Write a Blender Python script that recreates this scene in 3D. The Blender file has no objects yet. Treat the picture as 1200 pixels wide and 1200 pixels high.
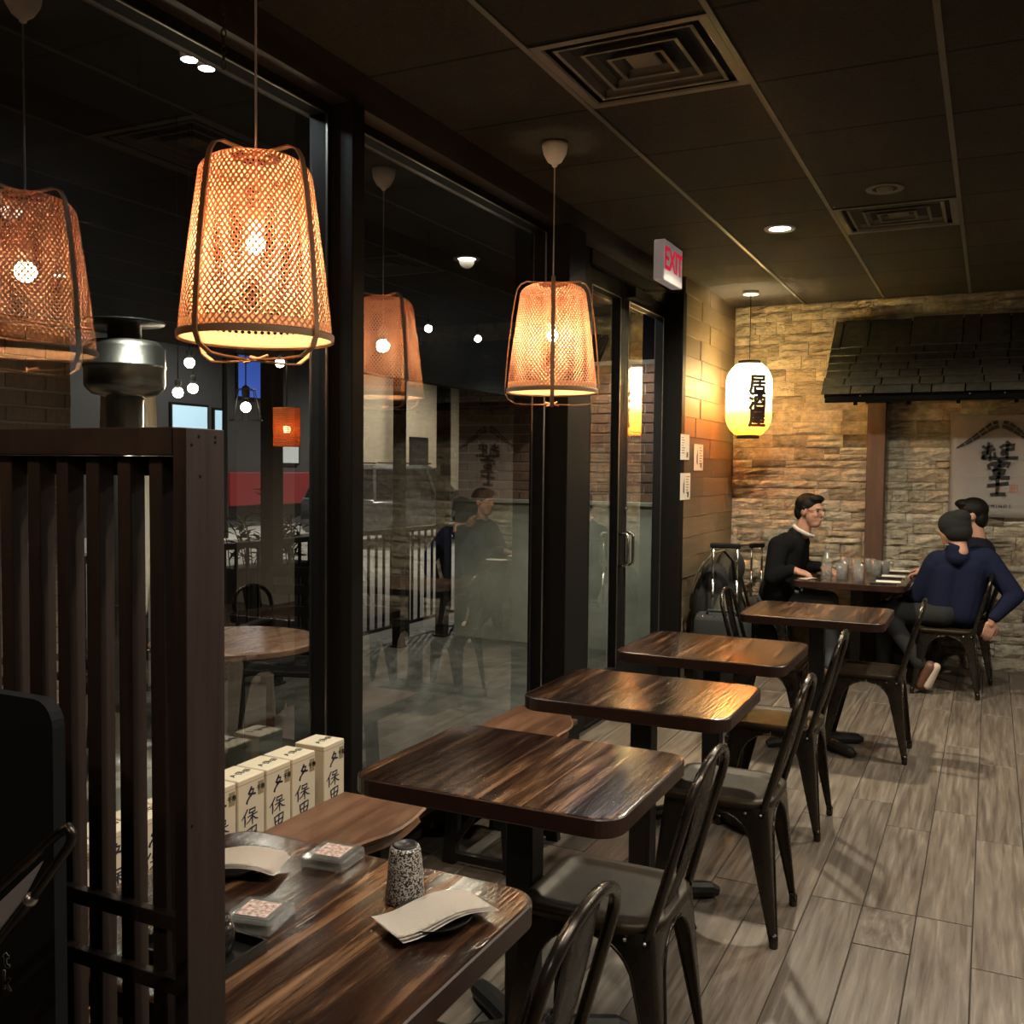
import bpy, bmesh, math, random
from mathutils import Vector, Matrix
random.seed(7)
PI = math.pi
scene = bpy.context.scene
COL = scene.collection

# ------------------------------------------------------------------ camera
cam_data = bpy.data.cameras.new('camera')
cam_data.sensor_width = 36.0
cam_data.lens = 36.0 * 1147.34 / 1200.0
cam_data.clip_start = 0.05
cam_data.clip_end = 200
cam = bpy.data.objects.new('camera', cam_data)
COL.objects.link(cam)
_y, _p, _r = 0.454342, -0.044298, 0.010295
fw = Vector((-math.sin(_y) * math.cos(_p), math.cos(_y) * math.cos(_p), math.sin(_p)))
rt = Vector((math.cos(_y), math.sin(_y), 0))
up = rt.cross(fw)
rt2 = rt * math.cos(_r) + up * math.sin(_r)
up2 = -rt * math.sin(_r) + up * math.cos(_r)
cam.matrix_world = Matrix(((rt2.x, up2.x, -fw.x, 0), (rt2.y, up2.y, -fw.y, 0), (rt2.z, up2.z, -fw.z, 1.5), (0, 0, 0, 1)))
scene.camera = cam

# ------------------------------------------------------------------ world, exposure
world = bpy.data.worlds.new('night')
scene.world = world
world.use_nodes = True
bg = world.node_tree.nodes['Background']
bg.inputs[0].default_value = (0.30, 0.36, 0.5, 1)
bg.inputs[1].default_value = 0.004
vs = scene.view_settings
vs.view_transform = 'Standard'
vs.look = 'None'
vs.exposure = 1.0
vs.gamma = 1.0
vs.use_curve_mapping = False
try:
    scene.cycles.use_denoising = True
    scene.cycles.sample_clamp_indirect = 40.0
    scene.cycles.max_bounces = 8
    scene.cycles.transparent_max_bounces = 16
    scene.cycles.caustics_reflective = False
    scene.cycles.caustics_refractive = False
except Exception:
    pass

# light levels (watts)
W_PENDANT = 16.5
W_DOWN = 50.0
W_LANTERN = 72.0
W_PATIO = 55.0
W_STREET = 700.0

# ------------------------------------------------------------------ helpers
def link(o, parent=None):
    COL.objects.link(o)
    if parent is not None:
        o.parent = parent
    return o

def tag(o, label=None, cat=None, group=None, kind=None):
    if label: o['label'] = label
    if cat: o['category'] = cat
    if group: o['group'] = group
    if kind: o['kind'] = kind
    return o

def thing(name, label, cat, loc=(0, 0, 0), rz=0.0, group=None):
    o = bpy.data.objects.new(name, None)
    o.empty_display_size = 0.05
    o.location = loc
    o.rotation_euler = (0, 0, rz)
    COL.objects.link(o)
    return tag(o, label, cat, group)

def obj(name, bm, mat, parent=None, smooth=False, loc=None, rot=None):
    me = bpy.data.meshes.new(name)
    bmesh.ops.recalc_face_normals(bm, faces=bm.faces)
    bm.to_mesh(me)
    bm.free()
    if smooth:
        for f in me.polygons: f.use_smooth = True
    if mat is not None: me.materials.append(mat)
    o = bpy.data.objects.new(name, me)
    if loc: o.location = loc
    if rot: o.rotation_euler = rot
    return link(o, parent)

def inst(name, me, parent=None, loc=(0, 0, 0), rot=(0, 0, 0), scale=(1, 1, 1)):
    o = bpy.data.objects.new(name, me)
    o.location = loc; o.rotation_euler = rot; o.scale = scale
    return link(o, parent)

def copy_tree(o, parent=None):
    c = o.copy()
    COL.objects.link(c)
    if parent is not None: c.parent = parent
    for ch in list(o.children): copy_tree(ch, c)
    return c

def NB(): return bmesh.new()

def box(bm, x0, x1, y0, y1, z0, z1, bev=0.0, M=None):
    r = bmesh.ops.create_cube(bm, size=1.0)
    vs_ = r['verts']
    for v in vs_:
        v.co = Vector((x0 + (v.co.x + .5) * (x1 - x0), y0 + (v.co.y + .5) * (y1 - y0), z0 + (v.co.z + .5) * (z1 - z0)))
    if bev > 0:
        es = list({e for v in vs_ for e in v.link_edges})
        rb = bmesh.ops.bevel(bm, geom=es, offset=bev, segments=1, affect='EDGES')
        vs_ = list({v for f in rb['faces'] for v in f.verts} | {v for v in vs_ if v.is_valid})
    if M is not None:
        for v in vs_: v.co = M @ v.co
    return vs_

def bar(bm, a, b, w, h=None):
    """square bar from a to b"""
    a = Vector(a); b = Vector(b); d = b - a
    h = h or w
    q = d.to_track_quat('Z', 'Y').to_matrix().to_4x4()
    M = Matrix.Translation(a) @ q
    return box(bm, -w / 2, w / 2, -h / 2, h / 2, 0, d.length, 0, M)

def tube(bm, pts, r, n=8, closed=False, cap=True, flat=None):
    """round (or elliptical when flat=(ra, rb)) tube along points; r scalar or list"""
    pts = [Vector(p) for p in pts]
    N = len(pts)
    rings = []
    prev = None
    for i, p in enumerate(pts):
        if closed: t = pts[(i + 1) % N] - pts[i - 1]
        else: t = pts[min(i + 1, N - 1)] - pts[max(i - 1, 0)]
        if t.length < 1e-9: t = Vector((0, 0, 1))
        t.normalize()
        if prev is None:
            a = Vector((0, 0, 1)) if abs(t.z) < .9 else Vector((1, 0, 0))
            u = t.cross(a).normalized()
        else:
            u = (prev - t * prev.dot(t))
            u = u.normalized() if u.length > 1e-6 else t.orthogonal().normalized()
        prev = u
        w = t.cross(u)
        rr = r[i] if isinstance(r, (list, tuple)) else r
        ra, rb = (flat if flat else (rr, rr))
        rings.append([bm.verts.new(p + u * ra * math.cos(2 * PI * k / n) + w * rb * math.sin(2 * PI * k / n)) for k in range(n)])
    m = N if closed else N - 1
    for i in range(m):
        A = rings[i]; B = rings[(i + 1) % N]
        for k in range(n):
            bm.faces.new((A[k], A[(k + 1) % n], B[(k + 1) % n], B[k]))
    if cap and not closed:
        bm.faces.new(list(reversed(rings[0]))); bm.faces.new(rings[-1])
    return rings

def lathe(bm, prof, n=24, c=(0, 0, 0), cap0=True, cap1=True):
    c = Vector(c)
    rings = []
    for r, z in prof:
        rings.append([bm.verts.new(c + Vector((r * math.cos(2 * PI * k / n), r * math.sin(2 * PI * k / n), z))) for k in range(n)])
    for A, B in zip(rings[:-1], rings[1:]):
        for k in range(n): bm.faces.new((A[k], A[(k + 1) % n], B[(k + 1) % n], B[k]))
    if cap0: bm.faces.new(list(reversed(rings[0])))
    if cap1: bm.faces.new(rings[-1])
    return rings

def rrect(hx, hy, r, n=6, rb=None):
    """rounded rectangle outline (ccw); rb = radius for the +x corners"""
    rb = r if rb is None else rb
    pts = []
    for sx, sy, a0, rr in ((1, 1, 0, rb), (-1, 1, PI / 2, r), (-1, -1, PI, r), (1, -1, 3 * PI / 2, rb)):
        cx, cy = sx * (hx - rr), sy * (hy - rr)
        for k in range(n + 1):
            a = a0 + k * PI / 2 / n
            pts.append((cx + rr * math.cos(a), cy + rr * math.sin(a)))
    return pts

def loft(bm, loops, cap0=True, cap1=True):
    L = [[bm.verts.new(p) for p in lp] for lp in loops]
    n = len(L[0])
    for A, B in zip(L[:-1], L[1:]):
        for k in range(n): bm.faces.new((A[k], A[(k + 1) % n], B[(k + 1) % n], B[k]))
    if cap0: bm.faces.new(list(reversed(L[0])))
    if cap1: bm.faces.new(L[-1])
    return L

def prism(bm, pts, z0, z1, M=None):
    lo = [Vector((p[0], p[1], z0)) for p in pts]; hi = [Vector((p[0], p[1], z1)) for p in pts]
    if M is not None:
        lo = [M @ v for v in lo]; hi = [M @ v for v in hi]
    loft(bm, [lo, hi])

def text_mesh(s, size=1.0, bold=0.0, depth=0.0, shear=0.0, align='CENTER', spacing=1.0):
    cu = bpy.data.curves.new('lettering', 'FONT')
    cu.body = s; cu.size = size; cu.extrude = depth; cu.shear = shear
    cu.align_x = align; cu.align_y = 'CENTER'; cu.space_character = spacing
    cu.resolution_u = 3
    to = bpy.data.objects.new('tmp_text', cu)
    COL.objects.link(to)
    dg = bpy.context.evaluated_depsgraph_get()
    me = bpy.data.meshes.new_from_object(to.evaluated_get(dg))
    bpy.data.objects.remove(to)
    bpy.data.curves.remove(cu)
    me.name = 'lettering'
    if bold > 0:
        # heavier brush weight: overlay copies shifted by the extra stroke width
        b0 = bmesh.new()
        for k in range(9):
            n0 = set(b0.verts)
            b0.from_mesh(me)
            if k:
                a = (k - 1) * PI / 4
                for v in b0.verts:
                    if v not in n0: v.co.x += bold * math.cos(a); v.co.y += bold * math.sin(a)
        b0.to_mesh(me); b0.free()
    return me

def text_part(s, mat, parent, loc, rot, size, bold=0.0, shear=0.0, spacing=1.0, name='lettering', depth=0.0004):
    me = text_mesh(s, size, bold, depth, shear, spacing=spacing)
    me.materials.clear(); me.materials.append(mat)
    return inst(name, me, parent, loc, rot)

def strokes_bm(strokes, scale=1.0, ox=0.0, oy=0.0, th=0.0006):
    """brush strokes: each stroke a list of (x, y, width), flat ribbons in the local XY plane"""
    bm = NB()
    for st in strokes:
        P = [(Vector((ox + x * scale, oy + y * scale)), w * scale) for x, y, w in st]
        L, R = [], []
        for i, (p, w) in enumerate(P):
            t = (P[min(i + 1, len(P) - 1)][0] - P[max(i - 1, 0)][0])
            t = t.normalized() if t.length > 0 else Vector((1, 0))
            nrm = Vector((-t.y, t.x))
            if i == 0: p = p - t * w * .35
            if i == len(P) - 1: p = p + t * w * .35
            L.append(p + nrm * w / 2); R.append(p - nrm * w / 2)
        for i in range(len(P) - 1):
            q = [L[i], L[i + 1], R[i + 1], R[i]]
            lo = [bm.verts.new((v.x, v.y, 0)) for v in q]; hi = [bm.verts.new((v.x, v.y, th)) for v in q]
            bm.faces.new(hi)
            for k in range(4): bm.faces.new((lo[k], lo[(k + 1) % 4], hi[(k + 1) % 4], hi[k]))
    return bm

FACE_PX = (PI / 2, 0, PI / 2)      # lettering that faces +X
FACE_NY = (PI / 2, 0, 0)           # lettering that faces -Y

# ------------------------------------------------------------------ materials
def nodes(name):
    m = bpy.data.materials.new(name)
    m.use_nodes = True
    nt = m.node_tree
    return m, nt, nt.nodes, nt.links, nt.nodes['Principled BSDF']

def mat(name, col, rough=0.5, metal=0.0, var=0.0, vscale=8.0, bump=0.0, bscale=60.0, spec=0.5, coat=0.0, rand=0.0, rvar=0.0):
    m, nt, N, L, P = nodes(name)
    P.inputs['Base Color'].default_value = (*col, 1)
    P.inputs['Roughness'].default_value = rough
    P.inputs['Metallic'].default_value = metal
    P.inputs['Specular IOR Level'].default_value = spec
    P.inputs['Coat Weight'].default_value = coat
    if var > 0 or bump > 0 or rand > 0 or rvar > 0:
        tc = N.new('ShaderNodeTexCoord')
        if var > 0 or rand > 0:
            hs = N.new('ShaderNodeHueSaturation')
            hs.inputs['Color'].default_value = (*col, 1)
            val = N.new('ShaderNodeValue'); val.outputs[0].default_value = 1.0
            cur = val.outputs[0]
            if var > 0:
                nz = N.new('ShaderNodeTexNoise'); nz.inputs['Scale'].default_value = vscale; nz.inputs['Detail'].default_value = 5
                L.new(tc.outputs['Object'], nz.inputs['Vector'])
                mr = N.new('ShaderNodeMapRange'); mr.inputs[1].default_value = .3; mr.inputs[2].default_value = .7
                mr.inputs[3].default_value = 1 - var; mr.inputs[4].default_value = 1 + var
                L.new(nz.outputs['Fac'], mr.inputs[0]); cur = mr.outputs[0]
            if rand > 0:
                oi = N.new('ShaderNodeObjectInfo')
                mr2 = N.new('ShaderNodeMapRange'); mr2.inputs[3].default_value = 1 - rand; mr2.inputs[4].default_value = 1 + rand
                L.new(oi.outputs['Random'], mr2.inputs[0])
                mu = N.new('ShaderNodeMath'); mu.operation = 'MULTIPLY'
                L.new(cur, mu.inputs[0]); L.new(mr2.outputs[0], mu.inputs[1]); cur = mu.outputs[0]
            L.new(cur, hs.inputs['Value'])
            L.new(hs.outputs[0], P.inputs['Base Color'])
        if rvar > 0:
            nr = N.new('ShaderNodeTexNoise'); nr.inputs['Scale'].default_value = vscale * 2
            L.new(tc.outputs['Object'], nr.inputs['Vector'])
            m3 = N.new('ShaderNodeMapRange'); m3.inputs[1].default_value = .3; m3.inputs[2].default_value = .7
            m3.inputs[3].default_value = max(.02, rough - rvar); m3.inputs[4].default_value = min(1, rough + rvar)
            L.new(nr.outputs['Fac'], m3.inputs[0]); L.new(m3.outputs[0], P.inputs['Roughness'])
        if bump > 0:
            nb = N.new('ShaderNodeTexNoise'); nb.inputs['Scale'].default_value = bscale; nb.inputs['Detail'].default_value = 6
            L.new(tc.outputs['Object'], nb.inputs['Vector'])
            bp = N.new('ShaderNodeBump'); bp.inputs['Strength'].default_value = bump; bp.inputs['Distance'].default_value = .01
            L.new(nb.outputs['Fac'], bp.inputs['Height']); L.new(bp.outputs[0], P.inputs['Normal'])
    return m

def wood(name, stops, scale=(14, 1.6, 14), rough=(.25, .5), bump=.15, board=None, rand=0.12, detail=9, spec=.5, fine=6.0):
    """grain stretched along the axis with the small scale; stops = [(pos, rgb)...]; board = (axis, width)"""
    m, nt, N, L, P = nodes(name)
    tc = N.new('ShaderNodeTexCoord'); oi = N.new('ShaderNodeObjectInfo')
    cm = N.new('ShaderNodeCombineXYZ')
    ml = N.new('ShaderNodeMath'); ml.operation = 'MULTIPLY'; ml.inputs[1].default_value = 37.0
    L.new(oi.outputs['Random'], ml.inputs[0])
    for i in range(3): L.new(ml.outputs[0], cm.inputs[i])
    ad = N.new('ShaderNodeVectorMath'); ad.operation = 'ADD'
    L.new(tc.outputs['Object'], ad.inputs[0]); L.new(cm.outputs[0], ad.inputs[1])
    src = ad.outputs[0]
    if board:
        ax, wd = board
        sp = N.new('ShaderNodeSeparateXYZ'); L.new(src, sp.inputs[0])
        dv = N.new('ShaderNodeMath'); dv.operation = 'DIVIDE'; dv.inputs[1].default_value = wd
        L.new(sp.outputs[ax], dv.inputs[0])
        fl = N.new('ShaderNodeMath'); fl.operation = 'FLOOR'; L.new(dv.outputs[0], fl.inputs[0])
        wn = N.new('ShaderNodeTexWhiteNoise'); wn.noise_dimensions = '1D'; L.new(fl.outputs[0], wn.inputs['W'])
        sc_ = N.new('ShaderNodeVectorMath'); sc_.operation = 'SCALE'; sc_.inputs['Scale'].default_value = 5.0
        L.new(wn.outputs['Color'], sc_.inputs[0])
        a2 = N.new('ShaderNodeVectorMath'); a2.operation = 'ADD'; L.new(src, a2.inputs[0]); L.new(sc_.outputs[0], a2.inputs[1])
        src = a2.outputs[0]
    mp = N.new('ShaderNodeMapping'); mp.inputs['Scale'].default_value = scale
    L.new(src, mp.inputs[0])
    nz = N.new('ShaderNodeTexNoise'); nz.inputs['Scale'].default_value = 1.0; nz.inputs['Detail'].default_value = detail
    nz.inputs['Roughness'].default_value = .62; nz.inputs['Distortion'].default_value = .4
    L.new(mp.outputs[0], nz.inputs['Vector'])
    fac = nz.outputs['Fac']
    if board:
        mxb = N.new('ShaderNodeMath'); mxb.operation = 'MULTIPLY_ADD'; mxb.inputs[1].default_value = .22; 
        L.new(wn.outputs['Value'], mxb.inputs[0])
        sb = N.new('ShaderNodeMath'); sb.operation = 'SUBTRACT'; sb.inputs[1].default_value = .11
        L.new(fac, sb.inputs[0]); L.new(sb.outputs[0], mxb.inputs[2]); fac = mxb.outputs[0]
    cr = N.new('ShaderNodeValToRGB')
    els = cr.color_ramp.elements
    while len(els) < len(stops): els.new(.5)
    for e, (p, c) in zip(els, stops):
        e.position = p; e.color = (*c, 1)
    L.new(fac, cr.inputs[0])
    hs = N.new('ShaderNodeHueSaturation')
    mr = N.new('ShaderNodeMapRange'); mr.inputs[3].default_value = 1 - rand; mr.inputs[4].default_value = 1 + rand
    L.new(oi.outputs['Random'], mr.inputs[0]); L.new(mr.outputs[0], hs.inputs['Value'])
    L.new(cr.outputs[0], hs.inputs['Color']); L.new(hs.outputs[0], P.inputs['Base Color'])
    rr = N.new('ShaderNodeMapRange'); rr.inputs[1].default_value = .3; rr.inputs[2].default_value = .7
    rr.inputs[3].default_value = rough[0]; rr.inputs[4].default_value = rough[1]
    L.new(nz.outputs['Fac'], rr.inputs[0]); L.new(rr.outputs[0], P.inputs['Roughness'])
    n2 = N.new('ShaderNodeTexNoise'); n2.inputs['Scale'].default_value = fine; n2.inputs['Detail'].default_value = 4
    L.new(mp.outputs[0], n2.inputs['Vector'])
    bp = N.new('ShaderNodeBump'); bp.inputs['Strength'].default_value = bump; bp.inputs['Distance'].default_value = .003
    L.new(n2.outputs['Fac'], bp.inputs['Height']); L.new(bp.outputs[0], P.inputs['Normal'])
    P.inputs['Specular IOR Level'].default_value = spec
    return m

def emit(name, col, strength):
    m, nt, N, L, P = nodes(name)
    P.inputs['Base Color'].default_value = (*col, 1)
    P.inputs['Emission Color'].default_value = (*col, 1)
    P.inputs['Emission Strength'].default_value = strength
    return m

def pane_glass(name, tint=(.93, .95, .93), r0=.19, rough=0.0, cloud=0.0):
    # coated shop-front glazing: reflectance rises from r0 head-on towards grazing angles
    m = bpy.data.materials.new(name); m.use_nodes = True
    nt = m.node_tree; N = nt.nodes; L = nt.links
    N.clear()
    out = N.new('ShaderNodeOutputMaterial'); mx = N.new('ShaderNodeMixShader')
    tr = N.new('ShaderNodeBsdfTransparent'); tr.inputs[0].default_value = (*tint, 1)
    gl = N.new('ShaderNodeBsdfGlossy'); gl.inputs['Roughness'].default_value = rough
    gl.inputs['Color'].default_value = (1, 1, 1, 1)
    geo = N.new('ShaderNodeNewGeometry')
    dt = N.new('ShaderNodeVectorMath'); dt.operation = 'DOT_PRODUCT'
    L.new(geo.outputs['Incoming'], dt.inputs[0]); L.new(geo.outputs['Normal'], dt.inputs[1])
    ab = N.new('ShaderNodeMath'); ab.operation = 'ABSOLUTE'; L.new(dt.outputs['Value'], ab.inputs[0])
    om = N.new('ShaderNodeMath'); om.operation = 'SUBTRACT'; om.inputs[0].default_value = 1.0; L.new(ab.outputs[0], om.inputs[1])
    pw = N.new('ShaderNodeMath'); pw.operation = 'POWER'; pw.inputs[1].default_value = 3.6; L.new(om.outputs[0], pw.inputs[0])
    mu = N.new('ShaderNodeMath'); mu.operation = 'MULTIPLY_ADD'; mu.use_clamp = True
    mu.inputs[1].default_value = 1 - r0; mu.inputs[2].default_value = r0
    L.new(pw.outputs[0], mu.inputs[0])
    L.new(mu.outputs[0], mx.inputs[0]); L.new(tr.outputs[0], mx.inputs[1]); L.new(gl.outputs[0], mx.inputs[2])
    if cloud > 0:
        df = N.new('ShaderNodeBsdfDiffuse'); df.inputs[0].default_value = (.75, .74, .72, 1)
        m2 = N.new('ShaderNodeMixShader'); m2.inputs[0].default_value = cloud
        L.new(mx.outputs[0], m2.inputs[1]); L.new(df.outputs[0], m2.inputs[2]); L.new(m2.outputs[0], out.inputs[0])
    else:
        L.new(mx.outputs[0], out.inputs[0])
    return m

def translucent(name, dcol, tcol, fac=.5, rough=.6, var=0.0):
    m = bpy.data.materials.new(name); m.use_nodes = True
    nt = m.node_tree; N = nt.nodes; L = nt.links
    N.clear()
    out = N.new('ShaderNodeOutputMaterial'); mx = N.new('ShaderNodeMixShader'); mx.inputs[0].default_value = fac
    d = N.new('ShaderNodeBsdfDiffuse'); d.inputs[0].default_value = (*dcol, 1)
    t = N.new('ShaderNodeBsdfTranslucent'); t.inputs[0].default_value = (*tcol, 1)
    L.new(d.outputs[0], mx.inputs[1]); L.new(t.outputs[0], mx.inputs[2]); L.new(mx.outputs[0], out.inputs[0])
    return m

def clear_glass(name, col=(1, 1, 1), rough=0.02, ior=1.45):
    m, nt, N, L, P = nodes(name)
    P.inputs['Base Color'].default_value = (*col, 1)
    P.inputs['Roughness'].default_value = rough
    P.inputs['Transmission Weight'].default_value = 1.0
    P.inputs['IOR'].default_value = ior
    return m

M = {}
M['black_frame'] = mat('black_aluminium_frame', (.009, .008, .0075), .6, .0, bump=.02, bscale=300, spec=.12)
M['black_matte'] = mat('matte_black', (.004, .004, .004), .8, spec=.2)
M['soft_black'] = mat('soft_black_metal', (.015, .014, .013), .42, .4)
M['ceiling_tile'] = mat('dark_ceiling_tile', (.038, .033, .025), .9, bump=.6, bscale=160, var=.18, vscale=90, rand=.10, spec=.2)
M['tbar'] = mat('ceiling_grid_metal', (.10, .086, .066), .5, .2)
M['vent'] = mat('vent_metal', (.12, .105, .08), .5, .2)
M['dark'] = mat('dark_void', (.01, .01, .01), .9)
M['white_trim'] = mat('white_trim', (.75, .74, .72), .5)
M['plank'] = wood('wood_look_floor_tile', [(.28, (.070, .053, .040)), (.44, (.125, .099, .076)), (.56, (.165, .134, .105)), (.72, (.245, .207, .168))], (48, 2.6, 48), (.34, .52), .14, rand=.16)
M['grout'] = mat('dark_grout', (.03, .026, .022), .9)
M['stone'] = None
M['board'] = wood('panel_board', [(.2, (.095, .068, .040)), (.5, (.16, .118, .072)), (.8, (.235, .18, .115))], (14, 1.2, 30), (.45, .65), .15, rand=.30)
M['table'] = wood('worn_table_wood', [(.30, (.012, .006, .004)), (.47, (.024, .011, .007)), (.58, (.058, .027, .014)), (.68, (.15, .075, .036)), (.84, (.30, .17, .09))], (34, 2.4, 34), (.09, .24), .20, board=(0, .055), rand=.05, fine=4.0)
M['table_edge'] = mat('table_edge_stain', (.026, .010, .007), .35, var=.25, vscale=12)
M['edge_line'] = mat('worn_table_rim', (.36, .20, .11), .4, var=.4, vscale=30)
M['bench'] = wood('live_edge_bench_wood', [(.25, (.075, .030, .016)), (.5, (.135, .060, .031)), (.75, (.22, .11, .06))], (16, 1.8, 16), (.25, .42), .12, rand=.08)
M['bark'] = wood('live_edge_bark', [(.25, (.10, .042, .02)), (.5, (.30, .145, .065)), (.8, (.44, .25, .125))], (8, 4, 30), (.4, .6), .3)
M['partition'] = wood('dark_stained_wood', [(.2, (.014, .0075, .0055)), (.5, (.025, .013, .0095)), (.8, (.038, .021, .0155))], (40, 40, 2.0), (.45, .6), .10, rand=.15)
M['gunmetal'] = mat('gunmetal_chair', (.055, .046, .038), .27, .85, var=.2, vscale=10, rvar=.08)
M['gunmetal_seat'] = mat('gunmetal_seat', (.030, .020, .011), .46, .25, var=.25, vscale=7, rvar=.08, spec=.25)
M['rubber'] = mat('black_rubber', (.02, .02, .02), .6)
M['rivet'] = mat('steel_rivet', (.5, .48, .45), .3, .9)
M['iron'] = mat('cast_iron_black', (.018, .017, .016), .45, .3, bump=.1, bscale=120)
M['bamboo'] = translucent('woven_bamboo', (.64, .43, .29), (.42, .075, .028), .15)
M['bamboo_in'] = translucent('bamboo_lining', (.80, .62, .44), (.70, .40, .22), .35)
M['bamboo_strip'] = mat('bamboo_hoop', (.46, .29, .17), .55, var=.15)
M['plastic_white'] = mat('white_plastic', (.78, .70, .62), .4)
M['bulb'] = emit('warm_bulb', (1.0, .72, .38), 60)
M['paper_lantern'] = None
M['ink'] = mat('black_ink', (.012, .010, .010), .7)
M['ink_blue'] = mat('blue_black_ink', (.02, .02, .045), .7)
M['ink_red'] = mat('red_ink', (.55, .22, .18), .7)
M['paper'] = mat('white_paper', (.72, .68, .60), .7)
M['carton'] = mat('cream_carton', (.72, .63, .48), .55, var=.03)
M['gold_label'] = mat('dull_gold_label', (.30, .25, .15), .5)
M['napkin'] = mat('white_napkin', (.80, .74, .67), .85, bump=.08, bscale=200)
M['cloth'] = mat('banner_cloth', (.60, .55, .52), .9, bump=.1, bscale=300)
M['shingle'] = mat('dark_shingle', (.085, .080, .062), .8, var=.25, vscale=20, rand=.22, bump=.2, bscale=90)
M['post_wood'] = wood('dark_post_wood', [(.2, (.045, .022, .014)), (.5, (.075, .038, .023)), (.8, (.11, .058, .036))], (30, 30, 2), (.45, .6), .15)
M['glass'] = pane_glass('window_glass')
M['clear'] = pane_glass('drinking_glass', (.84, .86, .86), .22, 0.0, .12)
M['crystal'] = pane_glass('cast_glass_block', (.86, .88, .87), .16, .06, .10)
M['deck'] = mat('stained_patio_concrete', (.050, .044, .033), .65, var=.45, vscale=4, bump=.2, bscale=30, rvar=.15)
M['concrete'] = mat('concrete_wall', (.25, .24, .185), .85, var=.28, vscale=3, bump=.15, bscale=40)
M['brick'] = mat('patio_brick', (.21, .105, .068), .85, var=.2, vscale=14, rand=.25, bump=.4, bscale=70)
M['brick_tan'] = mat('tan_brick', (.30, .20, .125), .85, var=.2, vscale=14, rand=.15, bump=.4, bscale=70)
M['mortar'] = mat('mortar', (.46, .40, .33), .95, bump=.3, bscale=120)
M['asphalt'] = mat('asphalt', (.24, .23, .205), .8, var=.2, vscale=3, bump=.3, bscale=60)
M['facade'] = mat('far_facade', (.30, .25, .18), .9, var=.1, vscale=.7)
M['facade_dark'] = mat('dark_facade', (.045, .045, .05), .8)
M['red_paint'] = mat('red_panel', (.24, .018, .022), .5)
M['blue_paint'] = mat('blue_panel', (.035, .075, .30), .5)
M['car_paint'] = mat('grey_car_paint', (.10, .105, .11), .22, .5, coat=.8)
M['car_glass'] = mat('dark_car_glass', (.012, .014, .016), .05, 0, spec=.8)
M['chrome'] = mat('chrome', (.65, .64, .62), .18, 1.0)
M['steel'] = mat('brushed_steel', (.42, .40, .36), .30, 1.0, bump=.05, bscale=90)
M['leaf'] = mat('shrub_leaf', (.15, .19, .085), .55, var=.3, vscale=25)
M['umbrella'] = mat('beige_umbrella_cloth', (.62, .54, .42), .9)
M['round_table'] = wood('brown_patio_tabletop', [(.2, (.10, .052, .032)), (.6, (.19, .10, .062)), (.85, (.27, .16, .10))], (16, 2, 16), (.2, .35), .1)
M['skin'] = mat('skin', (.48, .25, .17), .55, var=.06, vscale=30)
M['hair'] = mat('black_hair', (.006, .005, .0045), .6, spec=.2, bump=.3, bscale=120)
M['sweater'] = mat('black_sweater', (.008, .008, .009), .95, spec=.1, bump=.2, bscale=150)
M['navy'] = mat('navy_sweater', (.010, .013, .034), .92, spec=.12, bump=.2, bscale=150)
M['navy2'] = mat('dark_jacket', (.010, .011, .020), .9, spec=.12, bump=.15, bscale=120)
M['knit'] = mat('black_knit', (.008, .008, .009), .95, bump=.4, bscale=200)
M['collar'] = mat('white_shirt', (.72, .68, .62), .8)
M['jeans'] = mat('grey_jeans', (.10, .115, .13), .9, bump=.1, bscale=150)
M['trousers'] = mat('black_trousers', (.012, .012, .013), .9)
M['shoe'] = mat('brown_leather_shoe', (.13, .055, .035), .5)
M['sole'] = mat('cream_sole', (.55, .45, .36), .7)
M['olive'] = mat('olive_fabric', (.075, .065, .042), .85, bump=.2, bscale=80)
M['black_fabric'] = mat('black_fabric', (.012, .012, .012), .85, bump=.2, bscale=80)
M['glaze'] = mat('black_glaze', (.015, .013, .012), .12, coat=.6)
M['slate'] = mat('matte_black_dish', (.028, .026, .025), .4)
M['lacquer'] = mat('black_lacquer', (.008, .008, .008), .2)
M['sign_white'] = mat('sign_white', (.72, .68, .66), .5)
M['board_black'] = mat('black_board', (.004, .005, .006), .8, spec=.2)
M['grey_sheet'] = mat('grey_sheet', (.35, .32, .34), .6)
M['grey_wall'] = mat('dark_room_wall', (.05, .042, .036), .9)

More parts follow.
